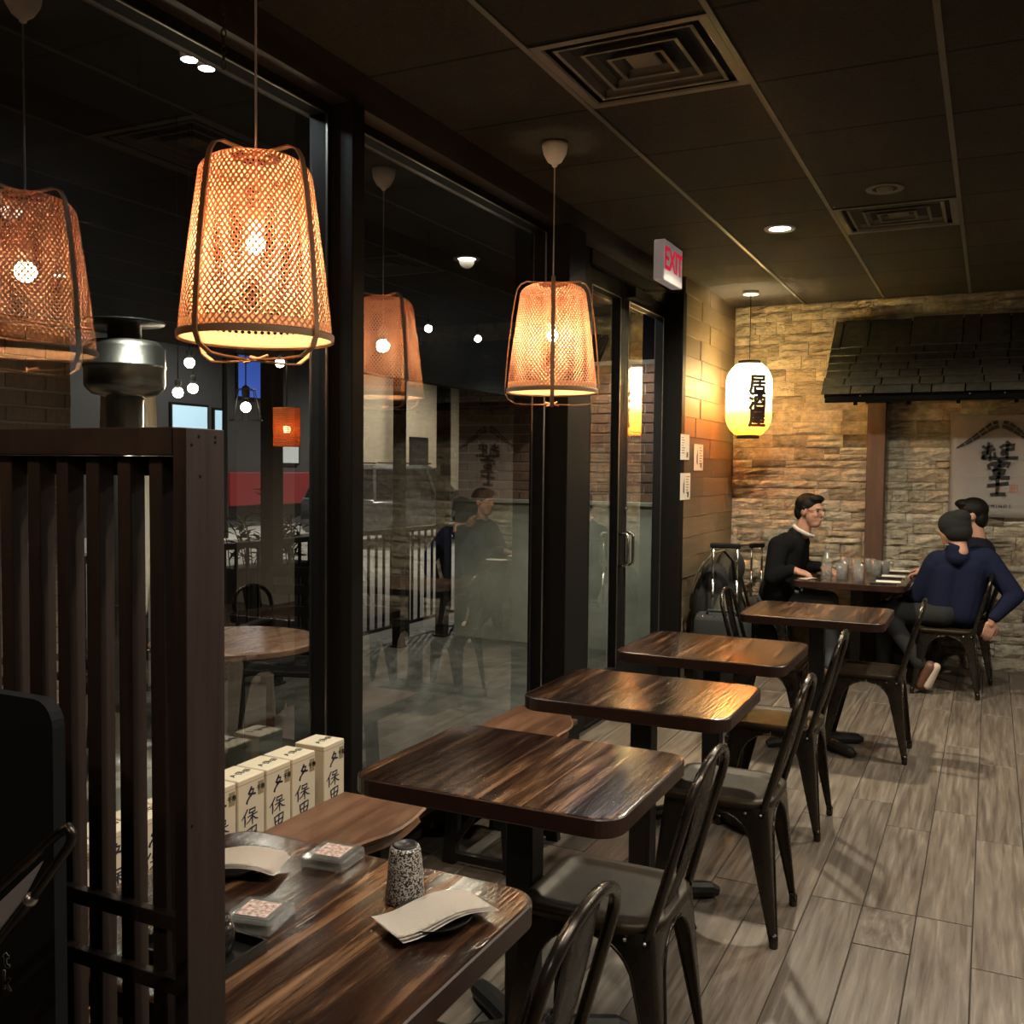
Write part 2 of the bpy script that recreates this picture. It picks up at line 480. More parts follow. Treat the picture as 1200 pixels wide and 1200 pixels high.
def stone_material():
    m, nt, N, L, P = nodes('split_face_stone')
    oi = N.new('ShaderNodeObjectInfo'); tc = N.new('ShaderNodeTexCoord'); geo = N.new('ShaderNodeNewGeometry')
    cr = N.new('ShaderNodeValToRGB')
    e = cr.color_ramp.elements
    pal = [(0, (.62, .53, .39)), (.18, (.72, .63, .48)), (.40, (.78, .70, .55)), (.58, (.66, .57, .43)), (.74, (.82, .74, .59)), (.88, (.50, .42, .31)), (.96, (.34, .285, .215))]
    while len(e) < len(pal): e.new(.5)
    for el, (p, c) in zip(e, pal): el.position = p; el.color = (*c, 1)
    cr.color_ramp.interpolation = 'CONSTANT'
    ad = N.new('ShaderNodeMath'); ad.operation = 'ADD'
    L.new(oi.outputs['Random'], ad.inputs[0]); L.new(geo.outputs['Random Per Island'], ad.inputs[1])
    fr = N.new('ShaderNodeMath'); fr.operation = 'FRACT'; L.new(ad.outputs[0], fr.inputs[0])
    L.new(fr.outputs[0], cr.inputs[0])
    nz = N.new('ShaderNodeTexNoise'); nz.inputs['Scale'].default_value = 16; nz.inputs['Detail'].default_value = 8; nz.inputs['Roughness'].default_value = .65
    L.new(geo.outputs['Position'], nz.inputs['Vector'])
    mr = N.new('ShaderNodeMapRange'); mr.inputs[1].default_value = .3; mr.inputs[2].default_value = .7; mr.inputs[3].default_value = .62; mr.inputs[4].default_value = 1.22
    L.new(nz.outputs['Fac'], mr.inputs[0])
    hs = N.new('ShaderNodeHueSaturation'); L.new(cr.outputs[0], hs.inputs['Color']); L.new(mr.outputs[0], hs.inputs['Value'])
    L.new(hs.outputs[0], P.inputs['Base Color'])
    P.inputs['Roughness'].default_value = .9
    P.inputs['Specular IOR Level'].default_value = .2
    mp = N.new('ShaderNodeMapping'); mp.inputs['Scale'].default_value = (1, 1, 2.2); L.new(geo.outputs['Position'], mp.inputs[0])
    n2 = N.new('ShaderNodeTexNoise'); n2.inputs['Scale'].default_value = 22; n2.inputs['Detail'].default_value = 9; n2.inputs['Roughness'].default_value = .7; n2.inputs['Distortion'].default_value = .6
    L.new(mp.outputs[0], n2.inputs['Vector'])
    bp = N.new('ShaderNodeBump'); bp.inputs['Strength'].default_value = 1.0; bp.inputs['Distance'].default_value = .05
    L.new(n2.outputs['Fac'], bp.inputs['Height']); L.new(bp.outputs[0], P.inputs['Normal'])
    return m
M['stone'] = stone_material()

def lantern_material():
    m = bpy.data.materials.new('lantern_paper'); m.use_nodes = True
    nt = m.node_tree; N = nt.nodes; L = nt.links; N.clear()
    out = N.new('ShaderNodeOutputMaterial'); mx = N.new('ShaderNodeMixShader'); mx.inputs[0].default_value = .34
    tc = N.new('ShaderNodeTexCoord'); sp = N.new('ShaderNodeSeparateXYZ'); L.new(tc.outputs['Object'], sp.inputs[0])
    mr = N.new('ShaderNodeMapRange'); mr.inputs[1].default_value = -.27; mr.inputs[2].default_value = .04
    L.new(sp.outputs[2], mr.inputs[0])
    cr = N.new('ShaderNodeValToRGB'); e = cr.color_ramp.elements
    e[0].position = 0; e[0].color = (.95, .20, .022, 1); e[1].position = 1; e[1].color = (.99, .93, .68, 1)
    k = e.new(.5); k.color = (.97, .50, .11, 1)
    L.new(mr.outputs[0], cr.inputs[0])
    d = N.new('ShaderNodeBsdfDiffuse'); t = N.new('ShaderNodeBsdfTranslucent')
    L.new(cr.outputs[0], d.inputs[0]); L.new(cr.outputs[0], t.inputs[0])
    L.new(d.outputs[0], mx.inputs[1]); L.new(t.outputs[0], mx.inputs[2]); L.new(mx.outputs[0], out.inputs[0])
    return m
M['paper_lantern'] = lantern_material()

def lamp(name, kind, loc, energy, col, parent=None, radius=.03, rot=None, spot=None, blend=.5):
    d = bpy.data.lights.new(name, kind)
    d.energy = energy; d.color = col
    if kind in ('POINT', 'SPOT'): d.shadow_soft_size = radius
    if kind == 'SPOT':
        d.spot_size = spot or 1.6; d.spot_blend = blend
    if kind == 'AREA': d.size = radius
    o = bpy.data.objects.new(name, d)
    o.location = loc
    if rot: o.rotation_euler = rot
    return link(o, parent)

GX = -2.11          # glass plane
WX = -1.97          # face of the boarded wall
WY = 8.28           # face of the stone wall
CZ = 2.864          # ceiling
# ================================================================== STRUCTURE
RX, FY = 3.2, -2.5      # far right wall, wall behind the camera
def struct(name, bm, m, smooth=False):
    o = obj(name, bm, m, None, smooth); o['kind'] = 'structure'; return o

# ---- floor
bm = NB(); box(bm, GX - .1, RX, FY, WY + .1, -.12, -.004)
floor = struct('floor', bm, M['grout'])
bm = NB(); box(bm, -.0853, .0853, 0, 1.160, -.010, 0, .0015)
plank0 = obj('plank', bm, M['plank'], floor); plank_me = plank0.data; bpy.data.objects.remove(plank0)
PW = .1727
for k in range(-12, 19):
    x0 = -.012 + k * PW
    if x0 + PW < -2.02 or x0 > RX - .02: continue
    xa, xb = max(x0, -2.03), min(x0 + PW, RX)
    j0 = 3.533 if k % 2 else 3.233
    cuts = [FY]
    y = j0 - 1.1635 * 6
    while y < WY:
        if y > FY + .05: cuts.append(y)
        y += 1.1635
    if k == -2: cuts.append(3.53)
    cuts.append(WY); cuts = sorted(cuts)
    for a, b in zip(cuts[:-1], cuts[1:]):
        if b - a < .03: continue
        inst('plank', plank_me, floor, ((xa + xb) / 2, a + .002, 0), (0, 0, 0), ((xb - xa) / PW * .992, (b - a - .005) / 1.160, 1))

# ---- ceiling
bm = NB(); box(bm, GX - .1, RX, FY, WY + .1, CZ + .03, CZ + .12)
ceiling = struct('ceiling', bm, M['dark'])
xl = [-2.02, -1.402] + [-1.402 + .61 * i for i in range(1, 8)] + [RX]
yl = [FY] + [2.921 + .61 * k for k in range(-8, 9)] + [WY + .02]
tile_me = {}
def tile_mesh(w, d):
    key = (round(w, 3), round(d, 3))
    if key not in tile_me:
        b = NB(); box(b, -w / 2 + .006, w / 2 - .006, -d / 2 + .005, d / 2 - .005, .004, .022, .003)
        o = obj('ceiling_tile', b, M['ceiling_tile'], ceiling); tile_me[key] = o.data; bpy.data.objects.remove(o)
    return tile_me[key]
VENTS = {(1, 9): 'a', (2, 13): 'b'}
vent_cells = {}
for i, (xa, xb) in enumerate(zip(xl[:-1], xl[1:])):
    for j, (ya, yb) in enumerate(zip(yl[:-1], yl[1:])):
        if yb - ya < .02: continue
        cx, cy = (xa + xb) / 2, (ya + yb) / 2
        if abs(cx + 1.097) < .05 and abs(cy - 3.226) < .05 or abs(cx + .487) < .05 and abs(cy - 5.666) < .05:
            vent_cells[round(cy)] = (xa, xb, ya, yb); continue
        inst('ceiling_tile', tile_mesh(xb - xa, yb - ya), ceiling, (cx, cy, CZ))
for x in xl[1:-1]:
    b = NB(); box(b, x - .010, x + .010, FY, WY + .02, CZ - .002, CZ + .02); obj('grid_bar', b, M['tbar'], ceiling)
for y in yl[1:-1]:
    b = NB(); box(b, -2.02, RX, y - .006, y + .006, CZ + .004, CZ + .018); obj('cross_tee', b, M['black_matte'], ceiling)

def air_vent(cell, label):
    xa, xb, ya, yb = cell
    cx, cy = (xa + xb) / 2, (ya + yb) / 2
    h = (xb - xa) / 2 - .011
    t = thing('air_vent', label, 'air vent', (cx, cy, CZ), 0, 'square ceiling air vents')
    def ring(bm, h0, z0, h1, z1, th=.004):
        loops = []
        for hh, zz in ((h0, z0), (h1, z1), (h1 - th, z1 + th), (h0 - th, z0 + th), ):
            loops.append([Vector((sx * hh, sy * hh, zz)) for sx, sy in ((1, 1), (-1, 1), (-1, -1), (1, -1))])
        L = [[bm.verts.new(p) for p in lp] for lp in loops]
        for A, B in zip(L, L[1:] + L[:1]):
            for k in range(4): bm.faces.new((A[k], A[(k + 1) % 4], B[(k + 1) % 4], B[k]))
    b = NB(); ring(b, h, -.001, h - .03, -.001, .006); obj('frame', b, M['vent'], t)
    b = NB(); box(b, -h, h, -h, h, .10, .11); obj('duct_back', b, M['dark'], t)
    b = NB(); ring(b, h - .002, .10, h - .002, .0, .003); obj('duct_wall', b, M['dark'], t)
    for hh in (.235, .165, .098):
        b = NB(); ring(b, hh, .002, hh - .045, .055, .004)
        ring(b, hh, .002, hh - .012, .002, .003); obj('louver', b, M['vent'], t)
    b = NB(); box(b, -.052, .052, -.052, .052, .018, .026, .004); obj('centre_plate', b, M['vent'], t)
for k, (key, cell) in enumerate(sorted(vent_cells.items())):
    air_vent(cell, ['large square louvred ceiling vent nearest, above the bench tables', 'smaller-looking square ceiling vent farther back near the stone wall'][k])

# ---- stone wall
bm = NB(); box(bm, WX - .15, RX, WY + .035, WY + .20, 0, CZ + .02)
wall_back = struct('wall_back', bm, M['mortar'])
rs = random.Random(11)
stone_me = []
def stone_bm(bm, w, h, x, z, seed):
    """split-face stone: front at local -y with lumps"""
    r = random.Random(seed)
    nx = 4 if w > .14 else 3
    nz = 3
    g = []
    for j in range(nz + 1):
        row = []
        for i in range(nx + 1):
            e = (i in (0, nx)) or (j in (0, nz))
            px = x - w / 2 + w * i / nx + (0 if i in (0, nx) else r.uniform(-.2, .2) * w / nx)
            pz = z + h * j / nz + (0 if j in (0, nz) else r.uniform(-.2, .2) * h / nz)
            py = -(.002 + r.uniform(0, .010)) if e else -(.008 + r.uniform(0, .034))
            row.append(bm.verts.new((px, py, pz)))
        g.append(row)
    for j in range(nz):
        for i in range(nx): bm.faces.new((g[j][i], g[j][i + 1], g[j + 1][i + 1], g[j + 1][i]))
    rim = [g[0][i] for i in range(nx + 1)] + [g[j][nx] for j in range(1, nz + 1)] + [g[nz][i] for i in range(nx - 1, -1, -1)] + [g[j][0] for j in range(nz - 1, 0, -1)]
    back = [bm.verts.new((v.co.x, .04, v.co.z)) for v in rim]
    n = len(rim)
    for k in range(n): bm.faces.new((rim[k], rim[(k + 1) % n], back[(k + 1) % n], back[k]))
proto = []
for k in range(24):
    b = NB(); stone_bm(b, 1.0, 1.0, 0, 0, 100 + k)
    for v in b.verts: pass
    o = obj('stone', b, M['stone'], wall_back); proto.append(o.data); bpy.data.objects.remove(o)
stones = []
z = 0.0
while z < CZ + .005:
    h = rs.choice([.062, .078, .092, .105, .105, .115])
    h = min(h, CZ + .012 - z)
    if h < .02: break
    x = WX - rs.uniform(0, .15)
    while x < 1.9:
        w = rs.choice([.12, .17, .20, .24, .28, .33, .38])
        xa = max(x, WX)
        if x + w > WX + .02:
            if h > .10 and rs.random() < .25:
                stones.append((xa, x + w, z, z + h * .48)); stones.append((xa, x + w, z + h * .48, z + h))
            else: stones.append((xa, x + w, z, z + h))
        x += w
    z += h
def vis_stone(s):
    return (s[0] < .45) and not (s[2] > 2.15 and s[2] < 2.6 and s[0] > -1.0)
order = sorted(stones, key=lambda s: (0 if vis_stone(s) else 1, -(s[1] - s[0]) * (s[3] - s[2])))
for k, s in enumerate(order[:300]):
    o = inst('stone', proto[k % 24], wall_back, ((s[0] + s[1]) / 2, WY + .004 + rs.uniform(-.012, .008), s[2]), (0, 0, 0), (s[1] - s[0] - .004, 1, s[3] - s[2] - .004))
b = NB()
for k, s in enumerate(order[300:]):
    stone_bm(b, s[1] - s[0] - .002, s[3] - s[2] - .002, (s[0] + s[1]) / 2, s[2], 500 + k)
o = obj('smaller_stones', b, M['stone'], wall_back, loc=(0, WY, 0)); o['kind'] = 'stuff'

# ---- boarded wall (left, far end)
BY0 = 6.80
bm = NB(); box(bm, WX - .16, WX - .012, BY0, WY + .03, 0, CZ + .02)
wall_left = struct('wall_left', bm, M['post_wood'])
rb = random.Random(5)
z = 0.0
while z < CZ - .01:
    h = min(.145, CZ + .005 - z)
    y = BY0 - rb.uniform(0, .5)
    while y < WY:
        ln = rb.choice([.45, .6, .75, .9])
        ya, yb = max(y, BY0), min(y + ln, WY + .01)
        if yb - ya > .03:
            b = NB(); box(b, -.006, .006 + rb.choice([0, .003, .006]), 0, yb - ya - .002, 0, h - .002, .0015)
            obj('board', b, M['board'], wall_left, loc=(WX - .008, ya, z))
        y += ln
    z += h

# ---- window wall: knee wall, sill, header
bm = NB(); box(bm, GX - .10, GX + .07, FY, 4.64, 0, .24)
knee = struct('wall_window', bm, M['grey_wall'])
bm = NB(); box(bm, GX - .10, -1.86, FY, 4.60, .20, .225, .004)
struct('trim_1', bm, M['post_wood'])
bm = NB(); box(bm, GX - .12, -2.00, FY, BY0 + .02, 2.745, CZ + .03)
struct('trim_2', bm, mat('bronze_header', (.050, .036, .028), .4, .3))
def mullion(n, y0, y1, x0=GX - .06, x1=-2.005, z0=0.0, z1=2.75, m='black_frame'):
    bm = NB(); box(bm, x0, x1, y0, y1, z0, z1, .003); return struct('trim_%d' % n, bm, M[m])
mullion(3, 2.80, 2.872, x1=-1.985)
mullion(4, 4.64, 4.86, x1=-1.955)
mullion(5, 4.862, 5.195, x1=-2.06)
mullion(6, 6.715, BY0, x1=-1.962)
mullion(7, -.9, -.83, x1=-1.985)
def window(n, y0, y1, z0=.24, z1=2.745):
    bm = NB(); f = .035
    box(bm, GX - .03, GX + .035, y0, y1, z1 - f, z1); box(bm, GX - .03, GX + .035, y0, y1, z0, z0 + f)
    box(bm, GX - .03, GX + .035, y0, y0 + f * .6, z0 + f, z1 - f); box(bm, GX - .03, GX + .035, y1 - f * .6, y1, z0 + f, z1 - f)
    w = struct('window_%d' % n, bm, M['black_frame'])
    bm = NB()
    vs4 = [bm.verts.new((GX, y, z)) for y, z in ((y0 + .01, z0 + .01), (y1 - .01, z0 + .01), (y1 - .01, z1 - .01), (y0 + .01, z1 - .01))]
    bm.faces.new(vs4)
    obj('glass_pane', bm, M['glass'], w)
    # bright bead around the glass
    bm = NB(); box(bm, GX + .030, GX + .038, y1 - f * .6 - .004, y1 - f * .6 + .002, z0 + f, z1 - f); box(bm, GX + .030, GX + .038, y0 + f, y1 - f, z1 - f - .004, z1 - f)
    obj('glazing_bead', bm, M['steel'], w)
    return w
window(1, -.83, 2.80)
window(2, 2.872, 4.64)
window(3, FY, -.9)

def door(n, y0, y1, hinge):
    zt = 2.66; s = .075
    bm = NB()
    box(bm, GX - .025, GX + .03, y0, y0 + s, .01, zt, .002); box(bm, GX - .025, GX + .03, y1 - s, y1, .01, zt, .002)
    box(bm, GX - .025, GX + .03, y0 + s, y1 - s, zt - .10, zt, .002); box(bm, GX - .025, GX + .03, y0 + s, y1 - s, .01, .26, .002)
    d = struct('door_%d' % n, bm, M['black_frame'])
    bm = NB(); bm.faces.new([bm.verts.new((GX, y, z)) for y, z in ((y0 + s - .01, .25), (y1 - s + .01, .25), (y1 - s + .01, zt - .09), (y0 + s - .01, zt - .09))])
    obj('glass_pane', bm, M['glass'], d)
    bm = NB(); box(bm, GX + .028, GX + .033, y0 + s - .004, y0 + s + .002, .26, zt - .1); box(bm, GX + .028, GX + .033, y1 - s - .002, y1 - s + .004, .26, zt - .1)
    box(bm, GX + .028, GX + .033, y0 + s, y1 - s, zt - .104, zt - .098)
    obj('glazing_bead', bm, M['steel'], d)
    return d
d1 = door(1, 5.20, 5.835, 0)
d2 = door(2, 5.84, 6.71, 1)
# pull handle and lock on door 2's meeting stile
bm = NB(); hy = 5.885
pts = [(GX + .03, hy, 1.105)] + [(GX + .03 + .055 * (1 - math.cos(a)) ** .5 * 0 + .06 * math.sin(a), hy, 1.105 - .02 * (1 - math.cos(a))) for a in (.5, 1.0, PI / 2)]
pts = [(GX + .03, hy, 1.10), (GX + .075, hy, 1.10), (GX + .088, hy, 1.09), (GX + .09, hy, 1.075), (GX + .09, hy, .925), (GX + .088, hy, .91), (GX + .075, hy, .90), (GX + .03, hy, .90)]
tube(bm, pts, .010, 10)
obj('handle', bm, M['chrome'], d2, True)
bm = NB(); lathe(bm, [(.014, 0), (.014, .012), (.010, .014)], 14)
obj('lock_cylinder', bm, M['chrome'], d2, True, loc=(GX + .03, hy, 1.25), rot=(0, PI / 2, 0))
bm = NB(); box(bm, GX + .03, GX + .09, 5.86, 6.20, 2.575, 2.64, .006); bar(bm, (GX + .06, 6.1, 2.655), (GX + .12, 6.4, 2.70), .012, .02)
obj('door_closer', bm, M['black_matte'], d2)
bm = NB(); tube(bm, [(GX + .03, 5.79, .90), (GX + .075, 5.79, .90), (GX + .09, 5.79, .915), (GX + .09, 5.79, 1.085), (GX + .075, 5.79, 1.10), (GX + .03, 5.79, 1.10)], .010, 10)
obj('handle', bm, M['chrome'], d1, True)
bm = NB(); box(bm, GX - .05, GX + .06, 5.195, 6.715, 2.665, 2.747, .002); box(bm, GX - .05, GX + .05, 5.195, 6.715, -.003, .012)
struct('trim_8', bm, M['black_frame'])

# ---- the rest of the room, outside the frame
bm = NB(); box(bm, RX, RX + .1, FY, WY + .1, 0, CZ + .03); struct('wall_right', bm, M['grey_wall'])
bm = NB(); box(bm, GX - .1, RX, FY - .1, FY, 0, CZ + .03); struct('wall_front', bm, M['grey_wall'])

# ================================================================== OUTDOORS
bm = NB(); box(bm, -4.75, GX - .10, -3.0, 9.2, -.10, -.005)
patio = struct('floor_patio', bm, M['deck'])
bm = NB(); box(bm, -60, -4.75, -30, 60, -.30, -.16); struct('floor_street', bm, M['asphalt'])

def brick_wall(name, m, axis, a0, a1, z0, z1, face, flip, bw=.205, bh=.0815):
    """axis 'x': runs along x at y=face; axis 'y': runs along y at x=face"""
    bm = NB()
    if axis == 'x': box(bm, a0, a1, face + .012, face + .22, z0, z1)
    else: box(bm, face - .22, face - .012, a0, a1, z0, z1)
    w = struct(name, bm, M['mortar'])
    b = NB(); box(b, -.5, .5, 0, .03, 0, bh - .011, .004)
    o = obj('brick', b, m, w); me = o.data; bpy.data.objects.remove(o)
    z = z0; r = 0
    while z + bh <= z1 + .03:
        a = a0 - (bw / 2 if r % 2 else 0)
        while a < a1 - .02:
            s0, s1 = max(a, a0) + .005, min(a + bw, a1) - .005
            if s1 - s0 > .02:
                c = (s0 + s1) / 2
                if axis == 'x': inst('brick', me, w, (c, face + random.uniform(-.002, .002), z), (0, 0, 0), (s1 - s0, 1, 1))
                else: inst('brick', me, w, (face + random.uniform(-.002, .002), c, z), (0, 0, PI / 2), (s1 - s0, 1, 1))
            a += bw
        z += bh; r += 1
    return w
brick_wall('wall_patio_brick', M['brick'], 'x', -4.30, GX - .12, 1.235, 2.40, 7.69, 0)
bm = NB(); box(bm, -4.30, GX - .12, 7.64, 7.92, -.03, 1.20); box(bm, -4.32, GX - .12, 7.62, 7.94, 1.20, 1.235, .004)
struct('wall_patio_concrete', bm, M['concrete'])
brick_wall('wall_patio_pier', M['brick_tan'], 'y', 2.2, 3.62, 0, 2.2, -4.35, 0, bw=.23, bh=.0815)

# overhang outside the glazing
bm = NB(); box(bm, -3.36, GX - .12, -3, 8.1, 2.93, 3.05); struct('ceiling_overhang', bm, M['black_matte'])
bm = NB(); box(bm, -3.36, -3.28, -3, 7.68, 2.05, 2.93); struct('trim_9', bm, M['black_matte'])

def patio_post(x, y, lab, w=.082, z1=3.0):
    bm = NB(); box(bm, x - w / 2, x + w / 2, y - w / 2, y + w / 2, -.01, z1, .004)
    t = thing('canopy_post', lab, 'post', (x, y, 0), 0, 'square dark canopy posts on the patio')
    o = obj('shaft', bm, M['black_frame'], t); o.matrix_parent_inverse = Matrix.Translation((-x, -y, 0))
    b = NB(); box(b, -w * .62, w * .62, -w * .62, w * .62, -.004, .012, .003); obj('foot_plate', b, M['black_frame'], t)
patio_post(-4.42, 6.91, 'dark square patio post in front of the grey car')
patio_post(-4.38, 7.56, 'dark square patio post at the end of the concrete and brick wall', .09)
patio_post(-4.42, 5.30, 'dark square patio post left of the green shrub', .11)
patio_post(-4.42, 6.13, 'dark square patio post right of the green shrub', .13)

def railing(y0, y1, lab, posts):
    x = -4.66
    t = thing('railing', lab, 'railing', (x, y0, 0), 0, 'black metal patio railings')
    b = NB(); box(b, -.03, .03, 0, y1 - y0, .93, .97, .004); obj('top_rail', b, M['soft_black'], t)
    b = NB(); box(b, -.015, .015, 0, y1 - y0, .10, .13); obj('bottom_rail', b, M['soft_black'], t)
    b = NB(); box(b, -.009, .009, -.009, .009, .12, .94); o = obj('baluster', b, M['soft_black'], t); me = o.data
    n = int((y1 - y0) / .115)
    o.location = (0, .06, 0)
    for k in range(1, n): inst('baluster', me, t, (0, .06 + k * .115, 0))
    for p in posts:
        b = NB(); box(b, -.025, .025, p - y0 - .025, p - y0 + .025, -.16, .96); obj('post', b, M['soft_black'], t)
railing(6.18, 9.1, 'black metal patio railing with thin balusters in front of the grey car', (6.2, 7.4, 9.0))
railing(3.66, 6.08, 'black metal patio railing behind the round patio table', (3.7, 5.0))
# ================================================================== PENDANT LAMPS
def shade_profile(s):
    """s 0 (bottom rim) .. 1 (centre top): radius, height"""
    R0, R1, H = .190, .140, .402
    if s < .80:
        u = s / .80
        return R0 + (R1 - R0) * u ** 1.15, H * u
    u = (s - .80) / .20
    a = u * PI / 2
    return .045 + (R1 - .045) * math.cos(a) ** .8 if u < 1 else .045, H + .050 * math.sin(a)
def pendant(loc, rz, label, drop):
    """loc = centre of the bottom rim of the shade; drop = distance from there to the ceiling"""
    t = thing('pendant_lamp', label, 'lamp', loc, rz, 'woven bamboo pendant lamps over the bench')
    bm = NB(); n = 68; seg = 32; w = .0024
    for d in (1, -1):
        for k in range(n):
            pr = None
            for i in range(seg + 1):
                s = i / seg * .985
                r, z = shade_profile(s)
                r += .0012 * d
                th = 2 * PI * k / n + d * 2.35 * s
                c = Vector((r * math.cos(th), r * math.sin(th), z))
                # tangential half width, strip runs diagonally so offset along theta
                dth = w / max(r, .03) * 1.25
                a = bm.verts.new((r * math.cos(th - dth), r * math.sin(th - dth), z)); b = bm.verts.new((r * math.cos(th + dth), r * math.sin(th + dth), z))
                if pr: bm.faces.new((pr[0], pr[1], b, a))
                pr = (a, b)
    sh = obj('woven_shade', bm, M['bamboo'], t); sh['kind'] = 'stuff'
    bm = NB(); lathe(bm, [(.1875, .0), (.1865, .035)], 48, cap0=False, cap1=False); obj('lining_band', bm, M['bamboo_in'], t, True)
    bm = NB(); lathe(bm, [(.1945, -.006), (.1955, .006), (.1945, .012), (.1915, .012), (.1915, -.006), (.1945, -.006)], 48, cap0=False, cap1=False); obj('rim', bm, M['bamboo_strip'], t, True)
    for k in range(2):
        a = k * PI / 2
        pts = []
        prof = [(0, -.052 - .003 * k), (.10, -.054), (.155, -.050), (.188, -.030), (.200, .0), (.196, .08), (.186, .20), (.172, .32), (.158, .405), (.151, .432), (.137, .453), (.112, .464), (.06, .461), (0, .458 + .004 * k)]
        for x, z in prof: pts.append((x, z))
        full = pts + [(-x, z) for x, z in reversed(pts[1:-1])]
        bm = NB(); L = []
        n2 = len(full)
        for i, (x, z) in enumerate(full):
            x2, z2 = full[(i + 1) % n2]; x1, z1 = full[i - 1]
            tx, tz = x2 - x1, z2 - z1; ln = math.hypot(tx, tz); nx, nz = -tz / ln * .0022, tx / ln * .0022
            q = []
            for sx, sy in ((1, 1), (1, -1), (-1, -1), (-1, 1)):
                px, pz, py = x + nx * sx, z + nz * sx, .0080 * sy
                q.append(bm.verts.new((px * math.cos(a) - py * math.sin(a), px * math.sin(a) + py * math.cos(a), pz)))
            L.append(q)
        for i in range(n2):
            A, B = L[i], L[(i + 1) % n2]
            for k2 in range(4): bm.faces.new((A[k2], A[(k2 + 1) % 4], B[(k2 + 1) % 4], B[k2]))
        obj('frame_hoop', bm, M['bamboo_strip'], t)
    bm = NB(); tube(bm, [(.03, 0, -.058), (0, .004, -.050), (-.03, .012, -.043)], .004, 6); tube(bm, [(.022, .02, -.040), (0, 0, -.052), (-.024, -.02, -.062)], .0035, 6); obj('tie_knot', bm, M['bamboo_strip'], t)
    bm = NB(); tube(bm, [(0, 0, .30), (0, 0, drop - .075)], .0032, 6); obj('cord', bm, M['plastic_white'], t)
    bm = NB(); lathe(bm, [(.021, .262), (.021, .315), (.012, .325)], 16); obj('socket', bm, M['plastic_white'], t, True)
    bm = NB(); lathe(bm, [(.004, 0), (.010, .004), (.012, .012), (.030, .024), (.048, .055), (.054, .085), (.055, .098)], 24); obj('ceiling_cup', bm, M['plastic_white'], t, True, loc=(0, 0, drop - .100))
    bm = NB(); bmesh.ops.create_uvsphere(bm, u_segments=16, v_segments=12, radius=.024); obj('bulb', bm, M['bulb'], t, True, loc=(0, 0, .235))
    lamp('pendant_glow', 'POINT', (0, 0, .235), W_PENDANT, (1.0, .66, .38), t, .030)
    return t
pendant((-1.683, 1.958, 1.822), math.radians(-4), 'large woven bamboo pendant lamp hanging nearest, by the first window', CZ - 1.822)
pendant((-1.683, 3.820, 1.826), math.radians(24), 'smaller-looking woven bamboo pendant lamp farther back by the door', CZ - 1.826)
pendant((-1.683, .10, 1.824), math.radians(0), 'woven bamboo pendant lamp beside the camera, outside the picture', CZ - 1.824)

# ================================================================== DOWNLIGHTS
def downlight(x, y, label, on=True, w=W_DOWN, size=2.75, col=(1.0, .90, .74)):
    t = thing('downlight', label, 'downlight', (x, y, CZ), 0, 'recessed ceiling downlights')
    bm = NB(); lathe(bm, [(.058, -.002), (.085, -.006), (.088, .002), (.060, .010)], 28, cap0=False, cap1=False); obj('trim_ring', bm, M['white_trim'] if on else M['vent'], t, True)
    bm = NB(); lathe(bm, [(.060, .000), (.045, .003)], 28, cap0=False, cap1=True) ; obj('lens', bm, emit('lit_lens', (1, .96, .88), 14) if on else M['dark'], t)
    if on: lamp('downlight_beam', 'SPOT', (0, 0, -.012), w, col, t, .05, (0, 0, 0), size, .6)
    else:
        bm = NB(); lathe(bm, [(.040, .0), (.036, -.012), (.015, -.018)], 20, cap0=False); obj('eyeball', bm, M['vent'], t, True)
downlight(-1.107, 5.664, 'lit round ceiling downlight above the far tables', True, W_DOWN * 2.8, 2.75, (1.0, .88, .64))
downlight(-.498, 5.07, 'unlit round ceiling downlight beside the farther air vent', False)
for k, (x, y) in enumerate(((.55, 1.6), (.55, 3.6), (.42, 5.55), (1.9, 2.0), (1.9, 5.0), (-.42, 1.30), (-.35, -1.0))):  # unseen downlights added as fill for the aisle, stone wall and near table
    downlight(x, y, ['added fill downlight over the aisle, out of view, first', 'added fill downlight over the aisle, out of view, second', 'added fill downlight over the aisle, out of view, by the stone wall', 'added fill downlight on the far right, out of view, near', 'added fill downlight on the far right, out of view, back', 'added fill downlight over the nearest table, above the camera', 'added fill downlight behind the camera'][k], True, W_DOWN * (1, 1, 1.7, 1, 1, .9, .35)[k], 1.5 if k == 5 else 2.75)

# ================================================================== PAPER LANTERN
t = thing('paper_lantern', 'glowing yellow paper lantern with black writing in front of the stone wall', 'lantern', (-1.683, 7.555, 2.045))
bm = NB(); prof = []
n = 72
for i in range(n + 1):
    z = -.27 + .54 * i / n
    u = abs(z) / .27
    r = .172 * (1 - max(0, (u - .45) / .55) ** 2.4 * .45)
    r += .0016 * math.cos(i * PI)
    prof.append((r, z))
lathe(bm, prof, 48, cap0=False, cap1=False)
obj('paper_body', bm, M['paper_lantern'], t, True)
for nm, z0 in (('top_ring', .265), ('bottom_ring', -.295)):
    bm = NB(); lathe(bm, [(.080, z0), (.084, z0), (.084, z0 + .03), (.080, z0 + .03), (.080, z0)], 32, cap0=False, cap1=False); obj(nm, bm, M['black_matte'], t, True)
bm = NB(); tube(bm, [(0, 0, .06), (0, 0, CZ - 2.045 - .01)], .003, 6); bar(bm, (-.08, 0, .28), (.08, 0, .28), .004); obj('cord', bm, M['black_matte'], t)
bm = NB(); lathe(bm, [(.055, 0), (.06, .004), (.06, .022)], 24); obj('canopy', bm, M['plastic_white'], t, True, loc=(0, 0, CZ - 2.045 - .024))
